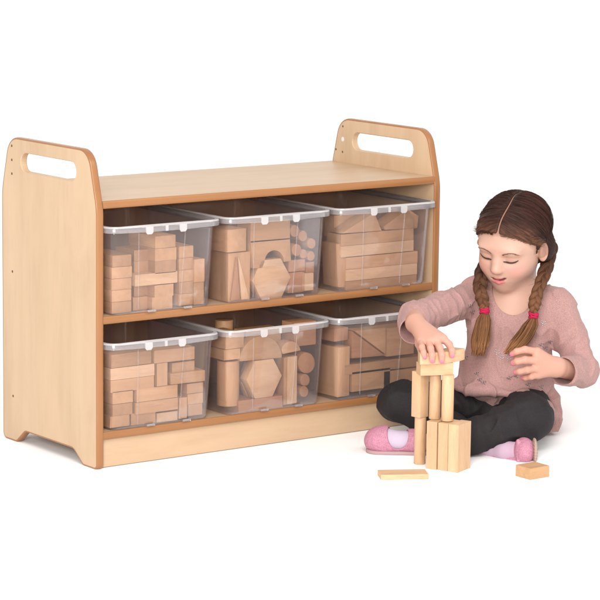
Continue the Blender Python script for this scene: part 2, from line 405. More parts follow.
# upper middle tub
G = 'wooden blocks in the upper middle tub'; um = 'in the upper middle tub'
brick(226, 246, 229, 252, .07, 'squarish block on top at the left ' + um, G, turn=4)
brick(228, 250, 252.4, 301.3, .08, 'tall block standing at the left ' + um, G, back=.006)
poly_block([(231, 300.8), (240.5, 300), (236.5, 257)], .0055, 'slim dark wedge leaning on the tall block ' + um, G, mtl='beech_red', back=-.0005)
poly_block([(241.5, 300), (249.5, 299), (238.5, 256)], .0055, 'slim pale wedge leaning on the tall block ' + um, G, back=-.0005, mtl='beech_pale')
def arc(cu, cv, r, a0, a1, n, sq=.82): return [(cu + r * sq * math.cos(a), cv - r * math.sin(a)) for a in np.linspace(a0, a1, n)]
brick(250.5, 290, 220.5, 241, .055, 'rectangular block resting on the arch ' + um, G)
poly_block([(250.5, 241.2), (290, 238), (291, 261), (284.5, 261.8)] + arc(274.5, 262.3, 12, .02, math.pi - .02, 15) + [(262, 268), (253.5, 268.6)], .055, 'arch block with a half-round opening ' + um, G)
poly_block([(252.3, 281), (261.5, 260.5), (281, 258.5), (290.8, 277), (281.5, 297.8), (261.5, 300)], .028, 'hexagonal block standing below the arch ' + um, G, mtl='beech_pale')
for u, v, r, lab in [(294.8, 231, 6, 'topmost round dowel end'), (303, 236, 5.4, 'second round dowel end from the top'), (296.7, 250, 6, 'round dowel end beside the arch'), (311.5, 243.5, 5.2, 'round dowel end at the far right'), (311, 256, 4.8, 'lower round dowel end at the far right'), (303.5, 254, 4.6, 'small round dowel end between two others')]:
    cyl_y(u, v, r, .08, f'{lab} {um}', G, back=.004, mtl='beech_red')
brick(288.5, 305, 259.8, 271.5, .07, 'short brick under the dowels ' + um, G, mtl='beech_red', back=.008)
brick(306, 314, 262, 272.5, .07, 'small brick at the far right below the dowels ' + um, G, mtl='beech_red', back=.006)
brick(288, 304, 272.2, 292.5, .07, 'square bottom block right of the hexagon ' + um, G, mtl='beech_red', back=.01)
brick(304.6, 313.5, 273, 290.4, .06, 'pale upright bottom block at the far right ' + um, G, mtl='beech_pale')
brick(253, 286, 272, 297, .05, 'block hidden behind the hexagon ' + um, G, back=.035)
# lower middle tub
G = 'wooden blocks in the lower middle tub'; lm = 'in the lower middle tub'
brick(222, 241, 333.5, 349, .08, 'top block at the left ' + lm, G, turn=3)
brick(223, 239.5, 349.2, 359.8, .08, 'thin block on the upright cylinder ' + lm, G, back=.002)
def vcyl(u, vtop, vbot, rpx, y, label, group, name='wooden_cylinder'):
    x, z0 = wxz(u, vbot, y); z1 = wxz(u, vtop, y)[1]; r = rpx * .00243
    bm = bmesh.new(); prism(bm, [(x + r * math.cos(a), y + r * math.sin(a)) for a in np.linspace(0, 2 * math.pi, 32, endpoint=False)], z0, z1, 'z')
    return finish_block(bm, label, group, 'beech', .001, name, smooth=40)
vcyl(227.5, 360, 404.6, 11, FY + .03, 'thick upright cylinder at the left ' + lm, G)
vcyl(224, 319.5, 333.5, 9, .12, 'round disc lying on top at the left ' + lm, G, 'wooden_disc')
poly_block([(261 + 21 * math.cos(t) , 359.6 - 23.5 * math.sin(t) - 1.9 * math.cos(t)) for t in np.linspace(math.pi, 0, 24)], .028, 'half-disc block standing on the hexagon ' + lm, G, smooth=25)
poly_block([(246.5, 380), (255, 361), (273.5, 358.8), (282, 375.5), (272.5, 396.5), (255, 398.8)], .028, 'hexagonal block under the half disc ' + lm, G, mtl='beech_pale')
poly_block([(241.5, 383), (249, 362.5), (268, 361), (276, 378), (268, 398), (249, 400)], .02, 'second hexagonal block just behind the first ' + lm, G, back=.030)
brick(238.5, 282.5, 398.2, 410.5, .06, 'reddish plank lying under the hexagon ' + lm, G, mtl='beech_red')
brick(246, 281, 329.5, 344, .05, 'rectangular block behind the half disc ' + lm, G, back=.05)
brick(294, 316, 322, 345.5, .05, 'large top block at the right ' + lm, G, mtl='beech_red', back=.012)
poly_block([(283, 354)] + arc(291, 351.3, 10, math.pi * .95, .1, 12, .95) + [(300.5, 350.4)], .03, 'small curved block above the uprights ' + lm, G)
brick(283.5, 286.7, 357.5, 405, .035, 'thin dark upright strip ' + lm, G, back=.002)
brick(287.3, 297, 356.5, 403.8, .035, 'pale narrow upright block ' + lm, G, mtl='beech_pale')
cyl_y(306.5, 363, 10.5, .06, 'large disc standing at the right ' + lm, G, back=.008)
cyl_y(305, 380, 6, .07, 'upper small dowel end at the right ' + lm, G, back=.006)
cyl_y(304, 391.5, 5.5, .07, 'lower small dowel end at the right ' + lm, G, back=.006)
# upper right tub
G = 'wooden blocks in the upper right tub'; ur = 'in the upper right tub'
for u0, u1, v0, v1, lab, mt in [(341, 413.5, 231.5, 243, 'top plank of the pile', 'beech'), (341, 413.5, 243.2, 254.2, 'second plank of the pile', 'beech_pale'), (346, 417.5, 254.4, 266.4, 'third plank of the pile', 'beech'), (346, 417, 266.6, 277.8, 'fourth plank of the pile', 'beech_pale'), (345.5, 416.5, 278, 287.2, 'bottom plank of the pile', 'beech')]:
    brick(u0, u1, v0, v1, .058, f'{lab} {ur}', G, back=.001 if mt == 'beech' else 0, mtl=mt)
poly_block([(341.5, 233.6), (374.5, 212.5), (382, 230.8)], .05, 'large triangular block on the planks at the left ' + ur, G, back=.002)
poly_block([(385, 230), (384, 226.5), (408, 208.8), (413.5, 219), (413, 228.5)], .05, 'sloping block on the planks at the right ' + ur, G, back=.002)
poly_block([(409.5, 208.8), (420, 216), (418.5, 228), (414.5, 228.6)], .06, 'small triangular block in the top right corner ' + ur, G, back=.028)
brick(334, 373, 214, 236, .04, 'flat block behind the large triangle ' + ur, G, back=.06)
poly_block([(328.5, 288.3), (345, 289), (333, 244.5), (326.5, 245)], .06, 'tall wedge block at the left ' + ur, G, back=.004)
# lower right tub
G = 'wooden blocks in the lower right tub'; lr = 'in the lower right tub'
brick(329, 344, 328.5, 341.5, .09, 'top block at the left ' + lr, G, mtl='beech_red', back=.01, turn=5)
brick(337.5, 350, 347, 396.5, .09, 'tall upright block at the left ' + lr, G, turn=3)
poly_block([(352, 358.5), (352, 331), (385, 355.5)], .04, 'triangular block pointing right ' + lr, G, mtl='beech_red', back=.002)
poly_block([(354.5, 331), (386, 327.5), (386, 354.5)], .04, 'triangular block pointing down ' + lr, G, back=.002)
brick(387, 414, 326.5, 355, .05, 'square block right of the triangles ' + lr, G)
brick(352, 429, 359.6, 369.6, .05, 'long plank under the triangles ' + lr, G)
brick(352, 390, 370, 389.6, .05, 'big bottom block at the left ' + lr, G)
brick(391, 428, 368.5, 385.6, .05, 'big bottom block at the right ' + lr, G)

# keep every block inside its tub's tapering walls
bpy.context.view_layer.update()
for (r, c), tub in tubs.items():
    g_ = f'wooden blocks in the {tub_names[r][c]} tub'
    for o in [o for o in C.objects if o.get('group') == g_]:
        P = [o.matrix_world @ v.co for v in o.data.vertices]; z = max(0, min(p.z for p in P) - tub.location.z); hw = TW / 2 - .0215 + .045 * z - .0015
        lo, hi = min(p.x for p in P) - tub.location.x, max(p.x for p in P) - tub.location.x
        if lo < -hw: o.location.x += -hw - lo
        elif hi > hw: o.location.x += hw - hi

# ------------------------------------------------------------------ tower and loose blocks on the floor
G = 'wooden blocks of the tower'
def free_block(c, e1, size, z, label, group, mtl='beech_pale', bev=.0012, centre=False, lean=0):
    """corner c (x,y), direction e1, size (a,b,h): a along e1, b along its left normal"""
    ang = math.atan2(e1[1], e1[0]); bm = bmesh.new(); box(bm, 0, size[0], 0, size[1], 0, size[2])
    o = finish_block(bm, label, group, mtl, bev); loc = o.location.copy()
    R2 = Matrix.Rotation(ang, 4, 'Z'); o.matrix_world = Matrix.Translation((c[0], c[1], z)) @ R2 @ Matrix.Translation(loc) @ o.rotation_euler.to_matrix().to_4x4()
    return o
e1 = np.array([.391, -.92]); nb = np.array([.92, .391]); c0 = np.array([.6475, -.4002])
HB = .112
for k, lab in enumerate(('upright block left of centre in the lower row of the tower', 'upright block right of centre in the lower row of the tower', 'upright block at the right end of the lower row of the tower')):
    free_block(c0 + e1 * .0283 * k + nb * (.0, .0035, .0005)[k], e1 + nb * (.03, -.035, .0)[k], (.0262, .031 if k == 2 else .054, HB - (0, .0012, .0006)[k]), 0.0004, lab, G)
free_block(c0 + e1 * .0283 * 2 + nb * .0322, e1, (.0262, .030, HB - .001), 0.0004, 'upright block behind the right end block of the tower', G)
def post(u, v, r, z0, h, label, sides=28, mtl='beech_pale', rot=0.):
    d = RV * (u - 300) / FPX - UV * (v - 300) / FPX + FV; t = (z0 - CAM[2]) / d[2]; p = CAM + t * d
    bm = bmesh.new(); prism(bm, [(r * math.cos(a), r * math.sin(a)) for a in np.linspace(0, 2 * math.pi, sides, endpoint=False) + rot], 0, h, 'z')
    o = finish_block(bm, label, G, mtl, .0011, 'wooden_cylinder' if sides > 8 else 'wooden_block', smooth=40); o.location += Vector((p[0], p[1], z0)); return o
post(419.6, 463.5, .0135, .0004, HB, 'round pillar at the left end of the lower row of the tower')
post(419.7, 416.5, .0200, HB + .0008, .108, 'square post at the left of the upper row of the tower', 4, rot=R_(52))
post(434.6, 418.5, .0135, HB + .0008, .108, 'round pillar in the middle of the upper row of the tower')
post(447.2, 420.5, .0142, HB + .0008, .108, 'round pillar at the right of the upper row of the tower')
ZTOP = HB + .0008 + .108 + .0004
def gpt(u, v, z):
    d = RV * (u - 300) / FPX - UV * (v - 300) / FPX + FV; t = (z - CAM[2]) / d[2]; return CAM + t * d
a = gpt(420.5, 375.8, ZTOP); b_ = gpt(453.2, 374.6, ZTOP); ee = (b_ - a)[:2]; ln = np.linalg.norm(ee)
free_block(a[:2], ee / ln, (ln, .034, .0275), ZTOP, 'block lying flat across the upper pillars of the tower', G)
# curved block held on top
ZH = ZTOP + .0280
a = gpt(420.0, 364.8, ZH); b_ = gpt(464.8, 359.5, ZH); ch = (b_ - a)[:2]; cl = np.linalg.norm(ch); ch /= cl; nn = np.array([-ch[1], ch[0]])
sag = .017; rad = (cl * cl / 4 + sag * sag) / (2 * sag); half = math.asin(cl / 2 / rad); ctr = a[:2] + ch * cl / 2 + nn * (rad - sag)
bm = bmesh.new(); pts = []
base_a = math.atan2(-nn[1], -nn[0])
for t in np.linspace(-half, half, 20): pts.append((ctr[0] + rad * math.cos(base_a + t), ctr[1] + rad * math.sin(base_a + t)))
for t in np.linspace(half, -half, 20): pts.append((ctr[0] + (rad - .04) * math.cos(base_a + t), ctr[1] + (rad - .04) * math.sin(base_a + t)))
prism(bm, pts, ZH, ZH + .0265, 'z')
held = finish_block(bm, 'curved block held by the hand of the girl on top of the tower', G, 'beech_pale', .0011, smooth=30)
# loose blocks
G = None
a, b_ = gpt(381, 480, 0)[:2], gpt(428.5, 479.2, 0)[:2]; e = (b_ - a) / np.linalg.norm(b_ - a)
free_block(a, e, (np.linalg.norm(b_ - a), .052, .0115), .0004, 'thin flat plank lying on the floor before the left shoe', G)
free_block(np.array([.7729, -.6226]), (np.array([.8277, -.6223]) - np.array([.7729, -.6226])) / .0548, (.058, .050, .026), .0004, 'small chunky block lying on the floor below the right shoe', G, mtl='beech')
#GIRL#
# ------------------------------------------------------------------ girl: smooth distance fields turned into meshes
YAW = .6313
RH = np.array([math.cos(YAW), -math.sin(YAW), 0]); FH = np.array([math.sin(YAW), math.cos(YAW), 0]); ZZ = np.array([0, 0, 1.])
GO = px_at(505, 440, 6.55); GO[2] = 0
def L(u, v, t):
    p = px_at(u, v, t) - GO; return np.array([p @ RH, p @ FH, p[2]])
def PX(p):
    """inverse of L (for painting and checks): photo column and row of local points"""
    q = GO + p[..., 0:1] * RH + p[..., 1:2] * FH + p[..., 2:3] * ZZ - CAM; z = q @ FV
    return 300 + FPX * (q @ RV) / z, 300 - FPX * (q @ UV) / z, z
VX = .0018
class Field:
    def __init__(s, lo, hi, h=VX):
        s.lo = np.array(lo, float); s.h = h; s.n = np.ceil((np.array(hi) - s.lo) / h).astype(int) + 1
        s.d = np.full(s.n, .06, np.float32)
    def sl(s, lo, hi):
        a = np.clip(np.floor((np.array(lo) - s.lo) / s.h).astype(int), 0, s.n - 1); b = np.clip(np.ceil((np.array(hi) - s.lo) / s.h).astype(int) + 1, 0, s.n)
        ax = [(s.lo[i] + s.h * np.arange(a[i], b[i])).astype(np.float32).reshape([-1 if j == i else 1 for j in range(3)]) for i in range(3)]
        return tuple(slice(a[i], b[i]) for i in range(3)), ax
    def add(s, fn, lo, hi, k=.01, sub=False):
        m = k + .008; S, (x, y, z) = s.sl(np.array(lo) - m, np.array(hi) + m)
        if 0 in s.d[S].shape: return
        v = np.broadcast_to(fn(x, y, z), s.d[S].shape); a = s.d[S]
        if sub: a = -a
        hh = np.maximum(k - np.abs(a - v), 0) / k; r = np.minimum(a, v) - hh * hh * k * .25
        s.d[S] = -r if sub else r
    def cap(s, a, b, ra, rb=None, k=.01, sub=False):
        rb = ra if rb is None else rb; a = np.array(a, float); b = np.array(b, float); ab = b - a; L2 = max(ab @ ab, 1e-9); m = max(ra, rb)
        def f(x, y, z):
            px, py, pz = x - a[0], y - a[1], z - a[2]
            t = np.clip((px * ab[0] + py * ab[1] + pz * ab[2]) / L2, 0, 1)
            return np.sqrt((px - t * ab[0])**2 + (py - t * ab[1])**2 + (pz - t * ab[2])**2) - (ra + (rb - ra) * t)
        s.add(f, np.minimum(a, b) - m, np.maximum(a, b) + m, k, sub)
    def chain(s, pts, rs, k=.008, sub=False):
        for i in range(len(pts) - 1): s.cap(pts[i], pts[i+1], rs[i], rs[i+1], k, sub)
    def ell(s, c, r, k=.01, sub=False, M=None, cut=None):
        c = np.array(c, float); r = np.array(r, float); m = r if M is None else np.full(3, r.max())
        def f(x, y, z):
            px, py, pz = x - c[0], y - c[1], z - c[2]
            if M is not None: px, py, pz = [px * M[0, i] + py * M[1, i] + pz * M[2, i] for i in range(3)]
            k0 = np.sqrt((px / r[0])**2 + (py / r[1])**2 + (pz / r[2])**2); k1 = np.sqrt((px / r[0]**2)**2 + (py / r[1]**2)**2 + (pz / r[2]**2)**2) + 1e-6
            return k0 * (k0 - 1) / k1
        s.add(f, c - m, c + m, k, sub)
    def disp(s, fn, lo=None, hi=None, band=.02):
        S, (x, y, z) = s.sl(s.lo if lo is None else lo, s.lo + s.h * s.n if hi is None else hi)
        d = s.d[S]; i, j, k = np.nonzero(np.abs(d) < band)
        d[i, j, k] += fn(x.ravel()[i], y.ravel()[j], z.ravel()[k]).astype(np.float32)
    def mesh(s):
        d = s.d; d[[0, -1]] = .05; d[:, [0, -1]] = .05; d[:, :, [0, -1]] = .05
        ins = d < 0; n = s.n
        any_ = np.zeros(n - 1, bool); all_ = np.ones(n - 1, bool); cs = [(a, b, c) for a in (0, 1) for b in (0, 1) for c in (0, 1)]
        for a, b, c in cs:
            q = ins[a:n[0]-1+a, b:n[1]-1+b, c:n[2]-1+c]; any_ |= q; all_ &= q
        I = np.argwhere(any_ & ~all_); vals = np.stack([d[I[:, 0]+a, I[:, 1]+b, I[:, 2]+c] for a, b, c in cs], 1)
        acc = np.zeros((len(I), 3)); cnt = np.zeros(len(I)); cn = np.array(cs, float)
        for i in range(8):
            for j in range(i + 1, 8):
                if np.abs(cn[i] - cn[j]).sum() != 1: continue
                a, b = vals[:, i], vals[:, j]; X = (a < 0) != (b < 0); t = np.where(X, a / np.where(X, a - b, 1), 0)
                acc += np.where(X[:, None], cn[i] + (cn[j] - cn[i]) * t[:, None], 0); cnt += X
        V = s.lo + s.h * (I + acc / cnt[:, None])
        vid = np.full(n - 1, -1, np.int32); vid[I[:, 0], I[:, 1], I[:, 2]] = np.arange(len(I)); F = []
        for ax in range(3):
            sl0 = [slice(1, m - 1) for m in n]; sl1 = list(sl0); sl0[ax] = slice(0, n[ax] - 1); sl1[ax] = slice(1, n[ax])
            A = ins[tuple(sl0)]; B = ins[tuple(sl1)]; E = np.argwhere(A != B); inside = A[E[:, 0], E[:, 1], E[:, 2]]
            off = np.ones(3, int); off[ax] = 0; E = E + off; u, v = (ax + 1) % 3, (ax + 2) % 3
            q = []
            for du, dv in ((-1, -1), (0, -1), (0, 0), (-1, 0)):
                P = E.copy(); P[:, u] += du; P[:, v] += dv; q.append(vid[P[:, 0], P[:, 1], P[:, 2]])
            q = np.stack(q, 1); q[~inside] = q[~inside][:, ::-1]; F.append(q)
        return V, np.concatenate(F)
def mesh_obj(name, V, F, material, parent=None, col=None, attrs=None):
    me = bpy.data.meshes.new(name); V = np.asarray(V, np.float32); F = np.asarray(F, np.int32); k = F.shape[1]
    me.vertices.add(len(V)); me.vertices.foreach_set('co', V.ravel()); me.loops.add(F.size); me.loops.foreach_set('vertex_index', F.ravel())
    me.polygons.add(len(F)); me.polygons.foreach_set('loop_start', np.arange(0, F.size, k, dtype=np.int32)); me.polygons.foreach_set('loop_total', np.full(len(F), k, np.int32))
    me.polygons.foreach_set('use_smooth', np.ones(len(F), bool)); me.update(); me.validate()
    if col is not None:
        a = me.color_attributes.new('Col', 'FLOAT_COLOR', 'POINT'); a.data.foreach_set('color', np.concatenate([col, np.ones((len(col), 1))], 1).astype(np.float32).ravel())
    for nm, v in (attrs or {}).items():
        a = me.attributes.new(nm, 'FLOAT', 'POINT'); a.data.foreach_set('value', v.astype(np.float32))
    me.materials.append(material); o = bpy.data.objects.new(name, me); C.objects.link(o); o.parent = parent; return o
def normals(V, F):
    n = np.cross(V[F[:, 2]] - V[F[:, 0]], V[F[:, 3]] - V[F[:, 1]]); N_ = np.zeros_like(V)
    for i in range(4): np.add.at(N_, F[:, i], n)
    return N_ / (np.linalg.norm(N_, axis=1, keepdims=True) + 1e-12)
def sn(p, f, seed, amp=1., octs=3, st=(1, 1, 1)):
    """cheap smooth noise: sums of warped sines"""
    g = np.random.default_rng(seed); x, y, z = p[0] * st[0], p[1] * st[1], p[2] * st[2]; o = 0.
    for k in range(octs * 3):
        w = g.normal(size=3); w /= np.linalg.norm(w); ff = f * 2**(k // 3); o = o + np.sin(ff * (w[0]*x + w[1]*y + w[2]*z) + g.uniform(0, 6.28) + 1.5 * np.sin(ff * .5 * (w[1]*x - w[2]*y + w[0]*z) + k)) / 2**(k // 3)
    return amp * o / 4
def tube(pts, rs, sides=6, flat=None):
    """vertices and quads of a tapered tube through pts"""
    pts = np.asarray(pts, float); n = len(pts); T_ = np.gradient(pts, axis=0); T_ /= np.linalg.norm(T_, axis=1, keepdims=True) + 1e-12
    ref = np.array([.3, .9, .2]); U_ = np.cross(T_, ref); U_ /= np.linalg.norm(U_, axis=1, keepdims=True) + 1e-12; W_ = np.cross(T_, U_)
    a = np.linspace(0, 2 * math.pi, sides, endpoint=False); rs = np.broadcast_to(rs, n)
    V = pts[:, None] + rs[:, None, None] * (np.cos(a)[None, :, None] * U_[:, None] + np.sin(a)[None, :, None] * W_[:, None])
    i = np.arange(n - 1)[:, None] * sides; j = np.arange(sides)[None]; j2 = (j + 1) % sides
    F = np.stack([i + j, i + j2, i + sides + j2, i + sides + j], -1).reshape(-1, 4)
    e0 = [0, 0]
    return V.reshape(-1, 3), F
def join(parts):
    Vs, Fs, n = [], [], 0
    for V, F in parts: Vs.append(V); Fs.append(F + n); n += len(V)
    return np.concatenate(Vs), np.concatenate(Fs)
def spline(pts, n):
    p = np.asarray(pts, float); p = np.concatenate([[2*p[0]-p[1]], p, [2*p[-1]-p[-2]]]); m = len(p) - 3; out = []
    for t in np.linspace(0, m - 1e-6, n):
        i = int(t); f = t - i; a, b, c, d = p[i:i+4]
        out.append(.5 * ((2*b) + (c-a)*f + (2*a-5*b+4*c-d)*f*f + (3*b-a-3*c+d)*f**3))
    return np.array(out)

# materials of the girl
def attr_mat(name, rough, spec=.4, sss=0., bsc=None, bst=.2, var=0., coat=0., sheen=0.):
    m, nt, b = mat(name, (.5, .5, .5), rough, spec); a = N(nt, 'ShaderNodeAttribute', attribute_name='Col'); c = a.outputs['Color']
    tc = N(nt, 'ShaderNodeTexCoord')
    if var:
        nz = noise(nt, tc.outputs['Object'], var, 4, .6); c = mix(nt, 1., c, ramp(nt, nz, [(.34, (.74, .71, .72)), (.66, (1.2, 1.2, 1.2))]), 'MULTIPLY')
    nt.links.new(c, b.inputs['Base Color'])
    if bsc: bump(nt, b, noise(nt, tc.outputs['Object'], bsc, 3, .6), bst, .001)
    if sss: b.inputs['Subsurface Weight'].default_value = sss; b.inputs['Subsurface Radius'].default_value = (1, .35, .2); b.inputs['Subsurface Scale'].default_value = .006
    if sheen: b.inputs['Sheen Weight'].default_value = sheen
    return m
M['skin'] = attr_mat('skin', .5, .35, .25, 900, .12)
M['hair'] = None
def hair_mat():
    m, nt, b = mat('hair', (.1, .05, .03), .55, .13); a = N(nt, 'ShaderNodeAttribute', attribute_name='Col'); z = N(nt, 'ShaderNodeAttribute', attribute_name='az')
    l = N(nt, 'ShaderNodeAttribute', attribute_name='ln'); cb = N(nt, 'ShaderNodeCombineXYZ'); nt.links.new(z.outputs['Fac'], cb.inputs[0]); nt.links.new(l.outputs['Fac'], cb.inputs[1])
    n1 = noise(nt, mapping(nt, cb.outputs[0], (150, 3, 1)), 1., 3, .7)
    c = mix(nt, 1., a.outputs['Color'], ramp(nt, n1, [(.3, (.5, .46, .44)), (.5, (.95, .95, .95)), (.72, (1.9, 1.8, 1.7))]), 'MULTIPLY')
    nt.links.new(c, b.inputs['Base Color']); bump(nt, b, n1, .5, .0012); return m
M['hair'] = hair_mat()
M['knit'] = attr_mat('pink_knit', .85, .2, 0, 1400, .5, 650, sheen=.12)
M['legging'] = attr_mat('black_denim', .75, .3, 0, 1600, .5, 500)
M['shoe'] = attr_mat('pink_glitter_canvas', .6, .4, 0, 900, .9, 500)
M['sock'] = attr_mat('lilac_sock', .8, .2, 0, 700, .3)
M['sequin'], _, _ = mat('grey_sequin', (.20, .19, .21), .25, .8, Metallic=.6)
M['sequin_pale'], _, _ = mat('silver_sequin', (.62, .60, .62), .2, .8, Metallic=.5)
M['tie'], _, _ = mat('crimson_hair_tie', (.42, .012, .06), .8, .2)
M['lash'], _, _ = mat('dark_lashes', (.05, .024, .016), .6, .3)

# head frame
def rotm(a, b, c):
    ca, sa, cb, sb, cc, s_ = math.cos(a), math.sin(a), math.cos(b), math.sin(b), math.cos(c), math.sin(c)
    return np.array([[ca,-sa,0],[sa,ca,0],[0,0,1]]) @ np.array([[1,0,0],[0,cb,-sb],[0,sb,cb]]) @ np.array([[cc,0,s_],[0,1,0],[-s_,0,cc]])
HM = np.diag([1., -1, 1]) @ rotm(.5055, -.3504, .108); HS = .2345; HC = L(513.2, 239.0, 6.50)
def h2l(p): return HC + HS * (HM @ np.array(p, float))
def l2h(P): return ((P - HC) / HS) @ HM
def hell(f, c, r, k=.01, sub=False): f.ell(h2l(c), np.array(r) * HS, k, sub, HM)
def hchain(f, pts, rs, k=.004, sub=False): f.chain([h2l(p) for p in pts], [r * HS for r in rs], k, sub)
CRAN = [((0, -.05, .12), (.332, .41, .348)), ((0, .13, .09), (.285, .24, .26))]
ARM_R = [L(472, 299, 6.55), L(441, 308.5, 6.47), L(415, 318.5, 6.37), L(412, 327, 6.305)]
ARM_L = [L(557, 306, 6.56), L(571, 338, 6.53), L(582, 371, 6.49), L(563, 371.5, 6.415)]
def torso(f, o=0.):
    f.cap(L(480, 299, 6.56), L(550, 306, 6.565), .047 + o, .047 + o, .02)
    f.ell(L(511, 330, 6.56), (.108 + o, .078 + o, .105 + o), .03)
    f.ell(L(508, 372, 6.565), (.118 + o, .092 + o, .095 + o), .03)
    f.ell(L(512, 408, 6.60), (.115 + o, .10 + o, .062 + o), .03)
def legs(f, o=0.):
    f.cap(L(488, 404, 6.57), L(400, 402, 6.50), .062 + o, .046 + o, .02)
    f.chain([L(399, 402, 6.50), L(455, 432, 6.43), L(500, 447, 6.36)], [.045 + o, .036 + o, .024 + o], .02)
    f.cap(L(522, 406, 6.56), L(529, 418, 6.39), .065 + o, .052 + o, .02)
    f.chain([L(529, 418, 6.39), L(500, 429, 6.35), L(468, 437, 6.33), L(428, 442, 6.34)], [.0525 + o, .045 + o, .037 + o, .027 + o], .025)
# ---- body
bpy.context.view_layer.update()
hb_ = BVHTree.FromPolygons([held.matrix_world @ v.co for v in held.data.vertices], [list(p.vertices) for p in held.data.polygons])
def dep_held(u, v):
    d = RV * (u - 300) / FPX - UV * (v - 300) / FPX + FV; h_ = hb_.ray_cast(Vector(CAM), Vector(d).normalized())[0]; return float((np.array(h_) - CAM) @ FV)
DF = dep_held(441, 358); DI = dep_held(451, 355); DR = dep_held(432, 358); DP = dep_held(424.5, 356)
f = Field(L(355, 470, 6.09) + [0, 0, -.03 - .0], L(606, 186, 6.76) + [.0, .02, .02])
torso(f, -.009); legs(f, -.01)
f.chain(ARM_R[:3] + [L(415, 324, 6.265)], [.034, .031, .028, .021], .01)
f.chain(ARM_L[:3] + [L(556, 367, 6.405)], [.034, .032, .029, .0225], .01)
f.cap(h2l((0, -.12, -.18)), L(515, 312, 6.565), .044, .052, .03)
f.cap(L(428, 442, 6.34), L(385, 443, 6.355), .018, .014, .01); f.cap(L(500, 447, 6.36), L(524, 452, 6.31), .014, .013, .01)
# head
hell(f, *CRAN[0], .01); hell(f, *CRAN[1], .03)
hell(f, (0, .12, -.12), (.226, .28, .262), .04)
hell(f, (0, .18, -.285), (.134, .16, .128), .04); hell(f, (0, .292, -.375), (.068, .07, .058), .03)
for s in (-1, 1):
    hell(f, (s * .135, .270, -.165), (.105, .110, .105), .03)
    hell(f, (s * .155, .05, -.18), (.080, .12, .10), .04)
    hell(f, (s * .135, .435, -.005), (.080, .060, .045), .018, True)
    hell(f, (s * .132, .318, -.025), (.078, .076, .055), .006)
    hell(f, (s * .13, .362, .062), (.075, .03, .020), .025)
    ex_, ey_ = (.352, .035) if s > 0 else (.300, -.05); hell(f, (s * ex_, ey_, -.065), (.045, .080, .105), .006); hell(f, (s * .392, .065, -.055), (.027, .045, .068), .006, True); hell(f, (s * .36, .06, -.075), (.022, .030, .04), .004)
    hell(f, (s * .036, .425, -.148), (.026, .032, .022), .007); hell(f, (s * .021, .448, -.178), (.012, .016, .010), .004, True)
hchain(f, [(0, .365, .01), (0, .402, -.06), (0, .462, -.130)], [.022, .028, .037], .016)
hell(f, (0, .318, -.26), (.105, .078, .065), .025)
UL = [(-.104, .364, -.220), (-.05, .408, -.248), (-.02, .424, -.247), (0, .425, -.249), (.03, .422, -.247), (.075, .398, -.238), (.132, .344, -.190)]
LL = [(-.094, .368, -.232), (-.045, .400, -.284), (.01, .412, -.294), (.06, .396, -.277), (.120, .350, -.205)]
hchain(f, UL, [.004, .009, .011, .010, .011, .009, .004], .004); hchain(f, LL, [.005, .015, .018, .015, .005], .005)
hchain(f, [(-.085, .402, -.250), (0, .440, -.268), (.06, .425, -.258), (.115, .378, -.208)], [.005, .016, .015, .006], .002, True)
# right hand on the block
dk = DF + .022
W_R = L(415.5, 323, 6.255)
KN = [L(443, 338.5, dk), L(436, 340.5, dk - .006), L(428.5, 341.5, dk - .004), L(421, 341, dk + .004)]
for p, r in zip(KN, (.0105, .011, .011, .010)): f.cap(W_R, p, .017, r, .012)
f.cap(L(423, 331, 6.225), L(437, 338, dk + .004), .017, .012, .01)
HF = [[KN[0], L(449, 344.2, DI + .004), L(452.0, 350.5, DI - .007), L(452.0, 355.5, DI - .006)],
      [KN[1], L(439.5, 347.5, DF + .002), L(441.6, 354.5, DF - .009), L(441.8, 360.8, DF - .0065)],
      [KN[2], L(430.5, 348.5, DR + .002), L(432.0, 355, DR - .009), L(432.2, 360.6, DR - .0065)],
      [KN[3], L(422, 347, DP + .006), L(423.6, 352.5, DP - .005), L(424.6, 357, DP - .005)]]
for ch, r in zip(HF, (.0078, .0080, .0078, .0068)): f.chain(ch, [r * 1.12, r * 1.04, r * .95, r * .82], .0035)
f.chain([L(419, 331, 6.25), L(419.5, 344, 6.235), L(422, 353, DF + .055)], [.0135, .010, .0085], .006)
# left hand before the chest
W_L = L(556, 367, 6.405); d0 = 6.372
KL = [L(537, 352, d0), L(536, 360.5, d0 - .006), L(536, 368.5, d0), L(538, 375, d0 + .008)]
for p, r in zip(KL, (.0115, .012, .0115, .0105)): f.cap(W_L, p, .018, r, .012)
HL = [[KL[0], L(525, 349.8, d0 - .012), L(516.5, 351.8, d0 - .010), L(512.3, 354.2, d0 - .004)],
      [KL[1], L(525, 360, d0 - .020), L(517, 361.6, d0 - .018), L(513.4, 363, d0 - .012)],
      [KL[2], L(527, 370, d0 - .016), L(519.5, 371.6, d0 - .012), L(516, 372.3, d0 - .006)],
      [KL[3], L(531, 376.8, d0 - .004), L(525.5, 378, d0 + .004), L(522.5, 377.8, d0 + .010)]]
for ch, r in zip(HL, (.0086, .0088, .0084, .0072)): f.chain(ch, [r * 1.1, r * 1.04, r * .95, r * .82], .0035)
f.chain([L(547, 360, 6.40), L(534, 354, 6.405), L(523, 356, 6.395), L(517, 358.5, 6.385)], [.0145, .0115, .0095, .008], .006)
Vb, Fb = f.mesh(); del f
Q = l2h(Vb); nrm = normals(Vb, Fb)
col = np.tile(np.array([.525, .318, .245]), (len(Vb), 1))
def blend(mask, c):
    global col; m = np.clip(mask, 0, 1)[:, None]; col = col * (1 - m) + np.array(c) * m
def g3(c, r): return np.exp(-(((Q - np.array(c)) / np.array(r))**2).sum(1))
hd = np.linalg.norm(Vb - HC, axis=1)
